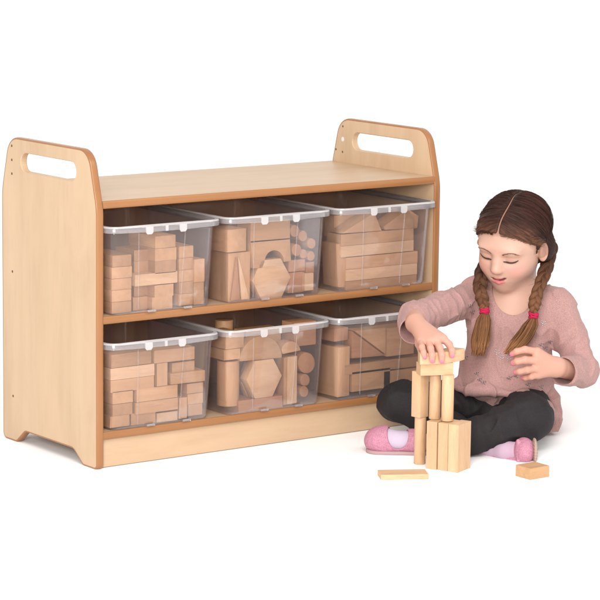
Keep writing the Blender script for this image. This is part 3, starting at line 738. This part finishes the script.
blend((hd > .19) * .8, (.53, .275, .205))
for s in (-1, 1):
    blend(g3((s * .18, .33, -.15), (.10, .12, .08)) * .6, (.58, .245, .21))
    blend(g3((s * .132, .38, .01), (.085, .07, .03)) * .4, (.50, .27, .21))
    blend(g3((s * .37, .05, -.06), (.05, .055, .075)) * .75, (.55, .25, .19))
blend(g3((0, .47, -.145), (.05, .05, .035)) * .35, (.58, .27, .21))
def near(pts, r):
    d = np.full(len(Q), 9.); i = np.nonzero(hd < .16)[0]; q = Q[i]; b = np.full(len(i), 9.)
    for a, c in zip(pts[:-1], pts[1:]):
        a, c = np.array(a), np.array(c); t = np.clip(((q - a) @ (c - a)) / ((c - a) @ (c - a)), 0, 1); b = np.minimum(b, np.linalg.norm(q - a - t[:, None] * (c - a), axis=1))
    d[i] = b; return np.clip((r - d) / .008, 0, 1)
for s in (-1, 1):
    blend(near([(s * .060, .365, .000), (s * .10, .385, .018), (s * .15, .375, .018), (s * .20, .33, -.002)], .030) * .0 + g3((s * .13, .38, .012), (.075, .06, .008)) * .5, (.36, .19, .145))  # lid crease drawn as a darker arc, its shade painted into the skin
    blend(g3((s * .135, .38, -.062), (.08, .06, .012)) * .25, (.45, .22, .18)); blend(g3((s * .026, .44, -.178), (.012, .03, .008)) * .75, (.25, .09, .07))  # nostril shade is painted into the skin colour here
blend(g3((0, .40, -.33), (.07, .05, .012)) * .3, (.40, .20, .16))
blend(near([(p[0], p[1], p[2] + .002) for p in UL[1:-1]], .021), (.44, .15, .13)); blend(near(UL, .016), (.42, .11, .11))
blend(near(LL[1:-1], .031), (.54, .15, .16)); blend(near(LL, .019), (.47, .12, .13))
blend(near([(-.085, .388, -.250), (-.04, .405, -.265), (.03, .410, -.266), (.075, .392, -.250), (.108, .370, -.225)], .0185), (.11, .018, .02))
# scalp seen in the parting
blend(np.clip((Q[:, 2] - .26) / .04, 0, 1) * (np.abs(Q[:, 0]) < .08), (.31, .165, .12))
for ch in HF + HL:   # painted pink nails
    a, b_ = ch[-2], ch[-1]; t = (b_ - a) / np.linalg.norm(b_ - a); c = b_ + t * .0022 + np.array([0, -.0055, .001])
    d = np.linalg.norm(Vb - c, axis=1); blend((.0058 - d) / .0018, (.68, .17, .30))
    for p in ch[1:3]: blend(np.exp(-(np.linalg.norm(Vb - p, axis=1) / .009)**2) * .35, (.55, .23, .18))
    blend(np.exp(-(np.linalg.norm(Vb - b_, axis=1) / .009)**2) * .3, (.60, .25, .21))
rl = (np.abs(Q[:, 0] / .352)**2.8 + np.abs((Q[:, 2] + .14) / .385)**2.8)**(1 / 2.8); yl_ = .13 + .15 * np.clip(Q[:, 2] + .02, -.3, .5)
blend((hd < .17) * (Q[:, 2] > -.10) * np.maximum(np.clip((rl - .90) / .09, 0, 1), np.clip((yl_ + .05 - Q[:, 1]) / .05, 0, 1) * (np.abs(Q[:, 0]) < .345) * (Q[:, 2] > -.05)) * .65, (.25, .125, .08))
person = mesh_obj('person', Vb, Fb, M['skin'], None, col); person.location = Vector(GO); person.rotation_euler = (0, 0, -YAW)
tag(person, 'girl in pink sweater with two braids sitting cross-legged and touching the block tower', 'person')
# lashes and brows
for s in (-1, 1):
    P = np.array([(s * (.065 + .145 * t), .40 - .075 * t * t, -.043 - .018 * math.sin(math.pi * t) + .012 * t) for t in np.linspace(0, 1, 12)])
    bv = BVHTree.FromPolygons([Vector(v) for v in Vb[hd < .17]], [], all_triangles=False) if False else None
    def stick(P, off):
        out = []
        idx = np.nonzero((hd < .17) & (Q[:, 1] > .15))[0]
        for p in P:
            dd = (Q[idx][:, 0] - p[0])**2 + (Q[idx][:, 2] - p[2])**2; j = idx[np.argsort(dd)[:4]]; out.append(Vb[j].mean(0) + nrm[j].mean(0) * off)
        out = np.array(out)
        for _ in range(6): out[1:-1] = (out[:-2] + 2 * out[1:-1] + out[2:]) / 4
        return out
    pts = stick(P, .0002); parts = [tube(pts, np.interp(np.linspace(0, 1, 12), [0, .3, .8, 1], [.0009, .0024, .0027, .0011]), 6)]
    for k in range(16):
        t = rng.uniform(.1, 1); a = pts[int(t * 11)]; dr = HM @ np.array([s * .15 * t, .5, -.55]); parts.append(tube([a, a + dr * .003, a + dr * .005 + HM @ np.array([s * .001, 0, .0005])], [.0004, .0003, .0001], 4))
    mesh_obj('eyelashes', *join(parts), M['lash'], person)
    parts = []
    B0 = [(s * (.055 + .165 * t), 0, .032 + .040 * math.sin(math.pi * .8 * t) - .006 * t) for t in np.linspace(0, 1, 30)]; bp_ = stick(B0, .0004)
    for k in range(120):
        i = rng.integers(0, 29); a = bp_[i] + HM @ rng.normal(0, .0008, 3); dr = bp_[i+1] - bp_[i]; dr /= np.linalg.norm(dr); up_ = HM @ np.array([0, 0, .4]); e = a + (dr + up_ * rng.uniform(-.2, .5)) * rng.uniform(.003, .006)
        parts.append(tube([a, (a + e) / 2, e], [.0002, .00028, .0001], 4))
    V_, F_ = join(parts); mesh_obj('eyebrow', V_, F_, M['hair'], person, np.tile([.20, .10, .065], (len(V_), 1)), dict(az=np.zeros(len(V_)), ln=np.zeros(len(V_))))

# ---- hair cap
f = Field(HC - .155, HC + .155, .0017)
hell(f, (0, -.06, .115), (.362, .440, .367), .01); hell(f, (0, .12, .105), (.308, .268, .265), .03)
for s in (-1, 1): hell(f, (s * .325, -.13, -.12), (.075, .13, .13), .03)
f.ell(h2l((0, -.13, -.14)), np.array((.27, .27, .24)) * HS, .03, False, HM)
def facecut(x, y, z):
    px, py, pz = x - HC[0], y - HC[1], z - HC[2]; q = [(px * HM[0, i] + py * HM[1, i] + pz * HM[2, i]) / HS for i in range(3)]
    zz = q[2] + .14; r = (np.abs(q[0] / .352)**2.8 + np.abs(zz / np.where(zz > 0, .385, .8))**2.8)**(1 / 2.8) - 1
    yl = .13 + .15 * np.clip(q[2] + .02, -.3, .5); return np.maximum(r * .33, yl - q[1]) * HS
f.add(facecut, HC - .16, HC + .16, .004, True)
def part_(x, y, z):
    px, py, pz = x - HC[0], y - HC[1], z - HC[2]; q = [(px * HM[0, i] + py * HM[1, i] + pz * HM[2, i]) / HS for i in range(3)]
    w = .0025 + .0055 * np.clip(q[1] * 2.2, 0, 1); return np.maximum(np.abs(q[0] - .008 * np.sin(q[1] * 14)) - w, np.maximum(.0 - q[2], -.26 - q[1])) * HS
f.add(part_, HC - .16, HC + .16, .006, True)
def under(x, y, z):
    px, py, pz = x - HC[0], y - HC[1], z - HC[2]; q = [(px * HM[0, i] + py * HM[1, i] + pz * HM[2, i]) / HS for i in range(3)]
    return (q[2] + .30 + 0 * q[0]) * HS
f.add(under, HC - .16, HC + .16, .006, True)
for s in (-1, 1): hell(f, (s * .385, .06, -.075), (.07, .095, .115), .006, True)
Vh, Fh = f.mesh(); del f
Qh = l2h(Vh)
def flow(Qh):
    """azimuth around the gathering point behind each ear: constant along a lock of hair"""
    s = np.sign(Qh[:, 0]); c = Qh - np.array([0, -.05, .12]); c = c * np.stack([s, np.ones_like(s), np.ones_like(s)], 1)
    E = np.array([.80, -.32, -.62]); E /= np.linalg.norm(E); u = np.cross(E, [0, 0, 1.]); u /= np.linalg.norm(u); v = np.cross(E, u)
    c = c / np.linalg.norm(c, axis=1, keepdims=True); return np.arctan2(c @ v, c @ u) / 6.283 + s * .37, np.arccos(np.clip(c @ E, -1, 1))
az, ln = flow(Qh); nh = normals(Vh, Fh)
gro = sum(a * np.sin(fq * az * 6.283 + ph + 2 * np.sin(ln * 2 + k)) for k, (a, fq, ph) in enumerate([(.0007, 23, 0), (.0006, 41, 1), (.0005, 67, 2), (.0004, 97, 3)]))
fade = np.clip(ln / .5, 0, 1); Vh = Vh + nh * (gro * fade * np.clip((np.abs(Qh[:, 0]) - .02) / .05, 0, 1))[:, None]
edge = np.clip((Qh[:, 1] - .10) / .2, 0, 1) * np.clip((.36 - Qh[:, 2]) / .12, 0, 1)
base = np.array([.029, .0115, .0085]); colh = base * (1 + 0 * edge[:, None]) * (1 - edge[:, None]) + np.array([.085, .038, .024]) * edge[:, None]
hair = mesh_obj('hair', Vh, Fh, M['hair'], person, colh, dict(az=az, ln=ln))
tag(hair, None)
parts = []; cc = []; azs = []
E0 = np.array([.80, -.32, -.62]); E0 /= np.linalg.norm(E0)
for k in range(1300):
    s = rng.choice([-1, 1]); y0 = rng.uniform(-.30, .40)
    st = np.array([s * .018, y0 + .05, .36 * math.sqrt(max(.02, 1 - ((y0) / .45)**2))]); st /= np.linalg.norm(st)
    if rng.random() < .35 and y0 > .2: pass
    e = E0 * np.array([s, 1, 1]) + rng.normal(0, .03, 3); e /= np.linalg.norm(e); om = math.acos(np.clip(st @ e, -1, 1)); t1 = rng.uniform(.75, .97); t0 = rng.uniform(.0, .25); pts = []
    lift = rng.uniform(.0, .010) + (.011 if rng.random() < .04 else 0)
    for t in np.linspace(t0, t1, 12):
        dv = (math.sin((1 - t) * om) * st + math.sin(t * om) * e) / math.sin(om)
        ra = 1 / math.sqrt((dv[0] / .362)**2 + (dv[1] / .440)**2 + (dv[2] / .367)**2); o = np.array([0, -.06, .115])
        # second ellipsoid of the forehead
        pts.append(o + dv * (ra + .004 + lift * math.sin(math.pi * (t - t0) / (t1 - t0))))
    # keep only what lies over the cap
    pts = np.array(pts); d1 = np.abs(((pts - [0, .12, .115]) / [.318, .27, .283])); 
    ok = ~((pts[:, 1] > .06 + .1 * (pts[:, 2] + .02)) & ((np.abs(pts[:, 0] / .352)**2.8 + np.abs((pts[:, 2] + .14) / .385)**2.8) < .99))
    if ok.sum() < 5: continue
    pts = pts[ok]; P = np.array([h2l(p) for p in pts]); V_, F_ = tube(P, np.interp(np.linspace(0, 1, len(P)), [0, .2, .8, 1], [.0002, .00045, .00045, .0001]), 4); parts.append((V_, F_)); cc.append(np.tile(base * rng.uniform(.6, 2.2), (len(V_), 1)))
# wisps along the hairline
for k in range(520):
    s = rng.choice([-1, 1]); a = rng.uniform(.1, 1.05 if s > 0 else .85) * s; r0 = rng.uniform(.97, 1.0); sa, ca = math.sin(a), math.cos(a); p = np.array([.352 * r0 * math.copysign(abs(sa)**.71, sa), 0, -.14 + .385 * r0 * abs(ca)**.71])
    idx = np.nonzero((hd < .17) & (Q[:, 1] > .0))[0]; j = idx[np.argmin((Q[idx, 0] - p[0])**2 + (Q[idx, 2] - p[2])**2)]; q0 = Q[j]
    ed = np.array([s * (.05 + .05 * rng.random()), -.10, -.03 + rng.normal(0, .02)]) * rng.uniform(.5, 1.5); pts = [q0 + [0, .004, 0] - ed * .3, q0 + ed * .3 + [0, .012, 0], q0 + ed * .7 + [s * .008, .014, 0], q0 + ed + [s * .006, .02, 0]]
    V_, F_ = tube(spline([h2l(p_) for p_ in pts], 8), np.linspace(.0004, .00015, 8), 4); parts.append((V_, F_)); cc.append(np.tile(np.array([.15, .072, .042]) * rng.uniform(.6, 1.5), (len(V_), 1)))
V_, F_ = join(parts); cc = np.concatenate(cc); mesh_obj('loose_strands', V_, F_, M['hair'], hair, cc, dict(az=rng.random(len(V_)) * 0 + .3, ln=V_[:, 0]))

# ---- braids
def braid(path, tie, tail, n_turn, spread, tail_len, seed):
    g = np.random.default_rng(seed); P = spline(path, 90); T_ = np.gradient(P, axis=0); T_ /= np.linalg.norm(T_, axis=1, keepdims=True); S_ = np.cross(T_, [0, 1., 0]); S_ /= np.linalg.norm(S_, axis=1, keepdims=True); B_ = np.cross(T_, S_)
    parts, cc, azl, lnl = [], [], [], []
    t = np.linspace(0, 1, 90); taper = np.interp(t, [0, .15, .85, 1], [1.0, 1.05, .85, .55])
    for j in range(3):
        ph = t * n_turn * 2 * math.pi + j * 2 * math.pi / 3
        c = P + np.stack([.0011 * np.sin(t * 37 + j * 2 + seed), .0011 * np.sin(t * 29 + j), .0008 * np.sin(t * 33 + 2 * j)], 1) + S_ * (.0086 * taper * np.sin(ph))[:, None] + B_ * (.0052 * taper * np.sin(2 * ph))[:, None]
        V_, F_ = tube(c, .0088 * taper, 14); parts.append((V_, F_)); a = np.tile(np.arange(14) / 14. , 90); azl.append(np.abs(a - .5) + j); tt = np.repeat(t, 14); lnl.append(tt)
        c0, c1 = np.array([.032, .014, .010]), np.array([.15, .066, .033]); cc.append((c0 + (c1 - c0) * tt[:, None]) * (.8 + .45 * np.sin(j * 2.1 + 25 * tt[:, None])**2))
        for q in range(26):   # fine strands wound into each lock
            off = g.uniform(0, 6.28); cs = c + S_ * (.0090 * taper * np.cos(off + ph * .15))[:, None] + B_ * (.0090 * taper * np.sin(off + ph * .15))[:, None]
            a0, a1 = sorted(g.integers(0, 89, 2)); 
            if a1 - a0 < 8: continue
            V_, F_ = tube(cs[a0:a1], .0005, 4); parts.append((V_, F_)); m_ = len(V_); azl.append(np.full(m_, g.random())); tt = np.repeat(t[a0:a1], 4); lnl.append(tt); cc.append((c0 + (c1 - c0) * tt[:, None]) * g.uniform(.6, 2.0))
    for q in range(60):
        i = g.integers(5, 84); d_ = S_[i] * g.normal(0, .012) + T_[i] * g.uniform(.004, .014) + B_[i] * g.normal(0, .006); p0 = P[i] + S_[i] * g.choice([-.012, .012]) * taper[i]
        V_, F_ = tube(spline([p0, p0 + d_ * .6, p0 + d_ + T_[i] * .003], 6), np.linspace(.0004, .0001, 6), 4); parts.append((V_, F_)); azl.append(np.full(len(V_), .5)); lnl.append(np.full(len(V_), .5)); cc.append(np.tile([.2, .11, .06], (len(V_), 1)))
    V_, F_ = join(parts); br = mesh_obj('braid', V_, F_, M['hair'], person, np.concatenate(cc), dict(az=np.concatenate(azl), ln=np.concatenate(lnl)))
    parts, cc = [], []
    Tt = spline(tail, 16)
    for q in range(430):
        a = g.uniform(0, 6.28); r = math.sqrt(g.random()); o = np.array([math.cos(a) * r, math.sin(a) * r * .55, 0]); tt = np.linspace(0, g.uniform(.72, 1.03), 10); c = np.stack([np.interp(tt * 15, np.arange(16), Tt[:, i]) for i in range(3)], 1)
        wd = np.interp(tt, [0, .2, .6, 1], [.3, .8, 1, .62]) * spread; c = c + o * wd[:, None] + np.array([g.normal(0, .003), 0, 0]) * tt[:, None]**2 + np.array([.0012 * math.sin(q), 0, 0]) * np.sin(tt * 7 + q)[:, None]
        V_, F_ = tube(c, np.interp(tt, [0, .7, 1.03], [.0010, .0011, .0003]), 4); parts.append((V_, F_)); l_ = np.repeat(tt, 4)[:, None]
        cc.append((np.array([.17, .075, .033]) * (1 - l_) + np.array([.27, .125, .054]) * l_) * g.uniform(.55, 1.45))
    V_, F_ = join(parts); mesh_obj('tail', V_, F_, M['hair'], br, np.concatenate(cc), dict(az=np.zeros(len(V_)) + .2, ln=V_[:, 2] * 3))
    parts = []
    for q in range(5):
        a = np.linspace(0, 2 * math.pi, 22); tl = g.normal(0, .18, 2); r = .0105 + g.uniform(-.0008, .001); parts.append(tube(np.stack([tie[0] + r * np.cos(a), tie[1] + r * .85 * np.sin(a), tie[2] + (q - 2) * .0022 + r * (tl[0] * np.cos(a) + tl[1] * np.sin(a)) + .0006 * np.sin(a * 9)], 1), .0023, 6))
    V_, F_ = join(parts); mesh_obj('hair_tie', V_, F_, M['tie'], br)
braid([L(486, 262, 6.53), L(481, 277, 6.49), L(480, 290, 6.462), L(483, 301, 6.452), L(484.5, 310, 6.450)], L(484.5, 310.5, 6.450), [L(484.5, 312, 6.450), L(483, 325, 6.445), L(480, 341, 6.445), L(477.5, 356, 6.447)], 2.2, .0215, .1, 3)
braid([L(545, 238, 6.555), L(550.5, 248, 6.55), L(548, 262, 6.525), L(543, 277, 6.49), L(537.5, 292, 6.465), L(534.5, 304, 6.455), L(533.5, 314, 6.452)], L(533.5, 315, 6.452), [L(533.5, 316.5, 6.452), L(528, 330, 6.448), L(519, 343, 6.444), L(509, 354, 6.44)], 3.2, .0235, .1, 5)

# ---- shirt
f = Field(L(392, 448, 6.20) + [0, 0, -.035], L(606, 268, 6.76) + [.0, .0, .02])
torso(f, .0); f.ell(L(503, 384, 6.535), (.108, .075, .040), .03); f.cap(L(474, 288, 6.56), L(487, 284, 6.555), .031, .028, .02)
f.ell(L(531, 409, 6.65), (.072, .085, .068), .02); f.ell(L(545, 425, 6.60), (.028, .05, .040), .012); f.cap(L(549, 398, 6.56), L(552, 410, 6.55), .022, .022, .012)
f.chain(ARM_R[:3], [.041, .0375, .0375], .018); f.cap(ARM_R[2], L(413, 329.5, 6.313), .0375, .0345, .012)
f.chain(ARM_L[:3], [.043, .0385, .0365], .018); f.cap(ARM_L[2], ARM_L[3], .0365, .0355, .012)
# hem roll lying over the thighs
hem = [L(456, 381, 6.56), L(458, 388.5, 6.505), L(470, 390, 6.482), L(486, 390, 6.468), L(500, 393, 6.46), L(515, 394, 6.452), L(527, 396, 6.45), (L(541, 401, 6.47)), L(550, 409, 6.51), L(555, 420, 6.56), L(551, 432, 6.58)]
hem = [np.array(p) for p in hem]; hs_ = spline(hem, 40); f.chain(list(hs_), [.0065 + .002 * math.sin(i * .9) for i in range(40)], .014)
# cloth folds
def seg_t(x, y, z, a, b):
    ab = b - a; t = ((x - a[0]) * ab[0] + (y - a[1]) * ab[1] + (z - a[2]) * ab[2]) / (ab @ ab); d2 = (x - a[0] - t * ab[0])**2 + (y - a[1] - t * ab[1])**2 + (z - a[2] - t * ab[2])**2
    return t, np.sqrt(d2)
def folds(x, y, z):
    o = sn((x, y, z), 34, 11, .0030, 2); o = o + sn((x, y, z), 75, 12, .0012, 2, (1, 1, .5))
    for a, b, n_, amp, ph in ((ARM_R[0], ARM_R[1], 1.6, .0022, 0), (ARM_R[1], ARM_R[2], 2.2, .0040, 1.3), (ARM_L[0], ARM_L[1], 1.1, .0014, .5), (ARM_L[1], ARM_L[2], 1.6, .0026, 2), (ARM_L[2], ARM_L[3], 1.4, .0010, 0)):
        t, d = seg_t(x, y, z, a, b); wgt = np.clip(1.3 - np.abs(t - .5) * 1.3, 0, 1) * np.clip((.062 - d) / .012, 0, 1)
        sk = sn((x, y, z), 30, int(n_ * 10), 3.2, 2); r = np.sin(t * n_ * 6.283 + ph + sk); o = o + .45 * amp * wgt * (np.abs(r) * 1.6 - 1)
    n1 = sn((x, y, z), 48, 77, 1., 2); o = o - .0042 * np.clip(1 - np.abs(n1) * 3.2, 0, 1)**1.5
    # drape low on the belly
    zz = np.clip((.20 - z) / .10, 0, 1) * np.clip((z - .02) / .03, 0, 1); o = o + zz * .0042 * np.sin(x * 62 + 3 * np.sin(z * 22) + 1) * np.clip(1 - np.abs(x) / .2, 0, 1)
    return o
f.disp(folds)
# neckline, cuffs
f.ell(L(513, 290, 6.515), (.050, .095, .061), .003, True); f.cap(L(514, 300, 6.56), L(514, 255, 6.56), .052, .06, .006, True)
f.chain([ARM_R[2] + (ARM_R[3] - ARM_R[2]) * .35, L(413.5, 330.5, 6.311), L(416, 338, 6.25)], [.029, .031, .042], .002, True)
e = ARM_L[3] - ARM_L[2]; f.chain([ARM_L[2] + e * .4, ARM_L[3], ARM_L[3] + e], [.028, .0315, .045], .002, True)
# cut the cuffs square
def halfspace(p, nvec, rad):
    p = np.array(p); nvec = np.array(nvec, float) / np.linalg.norm(nvec)
    f.add(lambda x, y, z: np.maximum(-((x - p[0]) * nvec[0] + (y - p[1]) * nvec[1] + (z - p[2]) * nvec[2]), np.sqrt((x - p[0])**2 + (y - p[1])**2 + (z - p[2])**2) - rad), p - rad, p + rad, .003, True)
halfspace(L(413.5, 330.5, 6.311) , L(416, 337, 6.26) - L(412, 326, 6.33), .06)
halfspace(ARM_L[3] + e * .0, e, .055)
# nothing under the floor or under the hem in front
f.add(lambda x, y, z: z - .004 + 0 * x + 0 * y, f.lo, f.lo + f.h * f.n * [1, 1, 0] + [0, 0, .06], .004, True)
Vs, Fs = f.mesh(); del f
cs_ = np.tile(np.array([.395, .23, .213]), (len(Vs), 1)); cs_ *= (1 + sn(Vs.T, 900, 4, .06, 2))[:, None]
shirt = mesh_obj('sweater', Vs, Fs, M['knit'], person, cs_)
bv = BVHTree.FromPolygons([Vector(v) for v in Vs.astype(float)], Fs.tolist())
def on_shirt(u, v):
    o = L(u, v, 6.1); d_ = L(u, v, 6.2) - o; h_, n_, i_, q_ = bv.ray_cast(Vector(o), Vector(d_).normalized()); return (np.array(h_), np.array(n_)) if h_ else (None, None)
neck = []
for (u, v, kind) in [(543, 323, 1), (472, 312, 0), (470, 306, 0), (508, 358, 1), (501, 357, 1), (516, 376, 0), (480, 380, 0), (484, 383, 0), (541, 387, 0), (536, 391, 0), (545, 348, 0), (541, 345, 0), (550, 342, 0), (466, 358, 0), (497, 352, 1), (509, 378, 0), (477, 374, 0), (528, 385, 0), (465, 333, 0)]:
    parts = []; n_pet = 6 if kind == 0 else 9
    for q in range(n_pet):
        a = q * 2.4; rr = .0016 * math.sqrt(q) * 1.35; p, n_ = on_shirt(u + rr / .0024 * math.cos(a) * 1.1, v + rr / .0024 * math.sin(a) * 1.1)
        if p is None: continue
        t1 = np.cross(n_, [.2, .1, 1]); t1 /= np.linalg.norm(t1); t2 = np.cross(n_, t1); tilt = rng.normal(0, .35, 2); c = p + n_ * .0011; aa = np.linspace(0, 2 * math.pi, 8, endpoint=False); R0 = .0014
        ring = np.array([c + t1 * R0 * math.cos(x_) + t2 * R0 * math.sin(x_) + n_ * R0 * (tilt[0] * math.cos(x_) + tilt[1] * math.sin(x_)) * .6 for x_ in aa]); V_ = np.concatenate([ring, ring + n_ * .0004])
        F_ = np.array([[0, 1, 2, 3], [0, 3, 4, 5], [0, 5, 6, 7], [8, 9, 10, 11], [8, 11, 12, 13], [8, 13, 14, 15]] + [[i, (i+1) % 8, 8 + (i+1) % 8, 8 + i] for i in range(8)]); parts.append((V_, F_))
    if parts: mesh_obj('sequin_motif', *join(parts), M['sequin_pale' if kind else 'sequin'], shirt)

# ---- leggings, socks, shoes
f = Field(L(370, 470, 6.22) + [0, 0, -.02], L(575, 370, 6.74) + [.0, .0, .02], .0022)
legs(f, 0.); f.ell(L(511, 410, 6.60), (.11, .095, .056), .03)
def lf(x, y, z):
    n1 = sn((x, y, z), 44, 31, 1., 2); o = sn((x, y, z), 30, 21, .0030, 2) - .0035 * np.clip(1 - np.abs(n1) * 3., 0, 1)**1.5
    for a, b, n_, amp in ((L(529, 418, 6.39), L(468, 437, 6.33), 3.5, .0022), (L(522, 406, 6.56), L(529, 418, 6.39), 3, .0028), (L(488, 404, 6.57), L(400, 402, 6.50), 4, .0022)):
        t, d = seg_t(x, y, z, a, b); o = o + amp * np.clip(1.4 - np.abs(t - .5) * 1.6, 0, 1) * (np.abs(np.sin(t * n_ * 3.14 + sn((x, y, z), 24, 3, 2.2, 1))) * 1.6 - 1)
    return o
f.disp(lf)
f.cap(L(425, 442, 6.34), L(400, 443, 6.34), .032, .032, .003, True)
f.add(lambda x, y, z: z - .003 + 0 * x + 0 * y, f.lo, f.lo + f.h * f.n * [1, 1, 0] + [0, 0, .06], .004, True)
V_, F_ = f.mesh(); mesh_obj('leggings', V_, F_, M['legging'], person, np.tile([.0155, .013, .0145], (len(V_), 1)) * (1 + sn(V_.T, 40, 9, .25, 3))[:, None] * 1.15)
def foot(f, o):
    f.ell(L(381, 440.5, 6.365), (.036 + o, .036 + o, .030 + o), .01); f.cap(L(388, 441, 6.36), L(418, 441.5, 6.35), .026 + o, .026 + o, .02)
f = Field(L(355, 462, 6.27) + [0, 0, -.02], L(436, 410, 6.45) + [0, 0, .02], .0016); foot(f, -.001); V_, F_ = f.mesh(); mesh_obj('sock', V_, F_, M['sock'], person, np.tile([.50, .42, .52], (len(V_), 1)))
f = Field(L(355, 462, 6.26) + [0, 0, -.02], L(440, 410, 6.46) + [0, 0, .02], .0016); foot(f, .0045)
a, b_ = L(398.5, 434, 6.34), L(398.5, 434, 6.34)
f.ell(L(398, 434, 6.33), (.0245, .07, .036), .004, True)
f.add(lambda x, y, z: np.maximum(-(x - L(418, 440, 6.34)[0]), -.1) + 0 * y + 0 * z, f.lo, f.lo + f.h * f.n, .002, True)
foot_in = Field(f.lo, f.lo + f.h * (f.n - 1), f.h); foot(foot_in, .0005); f.d = np.maximum(f.d, -foot_in.d[:f.n[0], :f.n[1], :f.n[2]])
zf = .0035; S_, (x, y, z) = f.sl(f.lo, f.lo + f.h * f.n); f.d = np.maximum(f.d, (zf - z) + 0 * x + 0 * y).astype(np.float32)
V_, F_ = f.mesh(); c = np.tile([.50, .215, .30], (len(V_), 1)); shoe = mesh_obj('shoe', V_, F_, M['shoe'], person, c * (1 + sn(V_.T, 500, 3, .12, 2))[:, None])
f = Field(L(355, 466, 6.26) + [0, 0, -.02], L(440, 430, 6.46) + [0, 0, .02], .0016)
def sole(x, y, z):
    a = L(379, 450, 6.36); b2 = L(420, 450, 6.35); t = np.clip((x - a[0]) / (b2[0] - a[0]), 0, 1); yc = a[1] + t * (b2[1] - a[1]); d2 = np.sqrt((np.minimum(x - a[0], 0) + np.maximum(x - b2[0], 0))**2 + (y - yc)**2) - (.031 - .006 * t); return np.maximum(d2, np.abs(z - .0045) - .004)
f.add(sole, f.lo, f.lo + f.h * f.n, .001); V_, F_ = f.mesh(); mesh_obj('sole', V_, F_, M['sock'], shoe, np.tile([.40, .26, .27], (len(V_), 1)))
# right foot, on its side under the shin
f = Field(L(480, 472, 6.24) + [0, 0, -.02], L(545, 425, 6.40) + [0, 0, .02], .0015)
f.chain([L(486, 449, 6.36), L(505, 451, 6.32), L(524, 451.5, 6.30)], [.022, .022, .023], .01); V_, F_ = f.mesh(); mesh_obj('sock', V_, F_, M['sock'], person, np.tile([.46, .33, .42], (len(V_), 1)))
f = Field(L(480, 474, 6.22) + [0, 0, -.02], L(548, 425, 6.42) + [0, 0, .02], .0015)
f.ell(L(524, 450.5, 6.30), (.0265, .044, .0305), .01)
f.cap(L(518, 441, 6.28), L(518.5, 461, 6.275), .0045, .0045, .004); f.cap(L(494, 455.5, 6.325), L(520, 461, 6.285), .0045, .0045, .008)
V_, F_ = f.mesh(); shoe = mesh_obj('shoe', V_, F_, M['shoe'], person, np.tile([.50, .215, .30], (len(V_), 1)) * (1 + sn(V_.T, 500, 3, .12, 2))[:, None])
f = Field(L(510, 474, 6.22) + [0, 0, -.02], L(548, 425, 6.42) + [0, 0, .02], .0015); f.ell(L(534.5, 450.5, 6.30), (.0065, .040, .0295), .002); f.disp(lambda x, y, z: .0006 * np.sin(z * 900))
V_, F_ = f.mesh(); mesh_obj('sole', V_, F_, M['sock'], shoe, np.tile([.42, .30, .25], (len(V_), 1)))
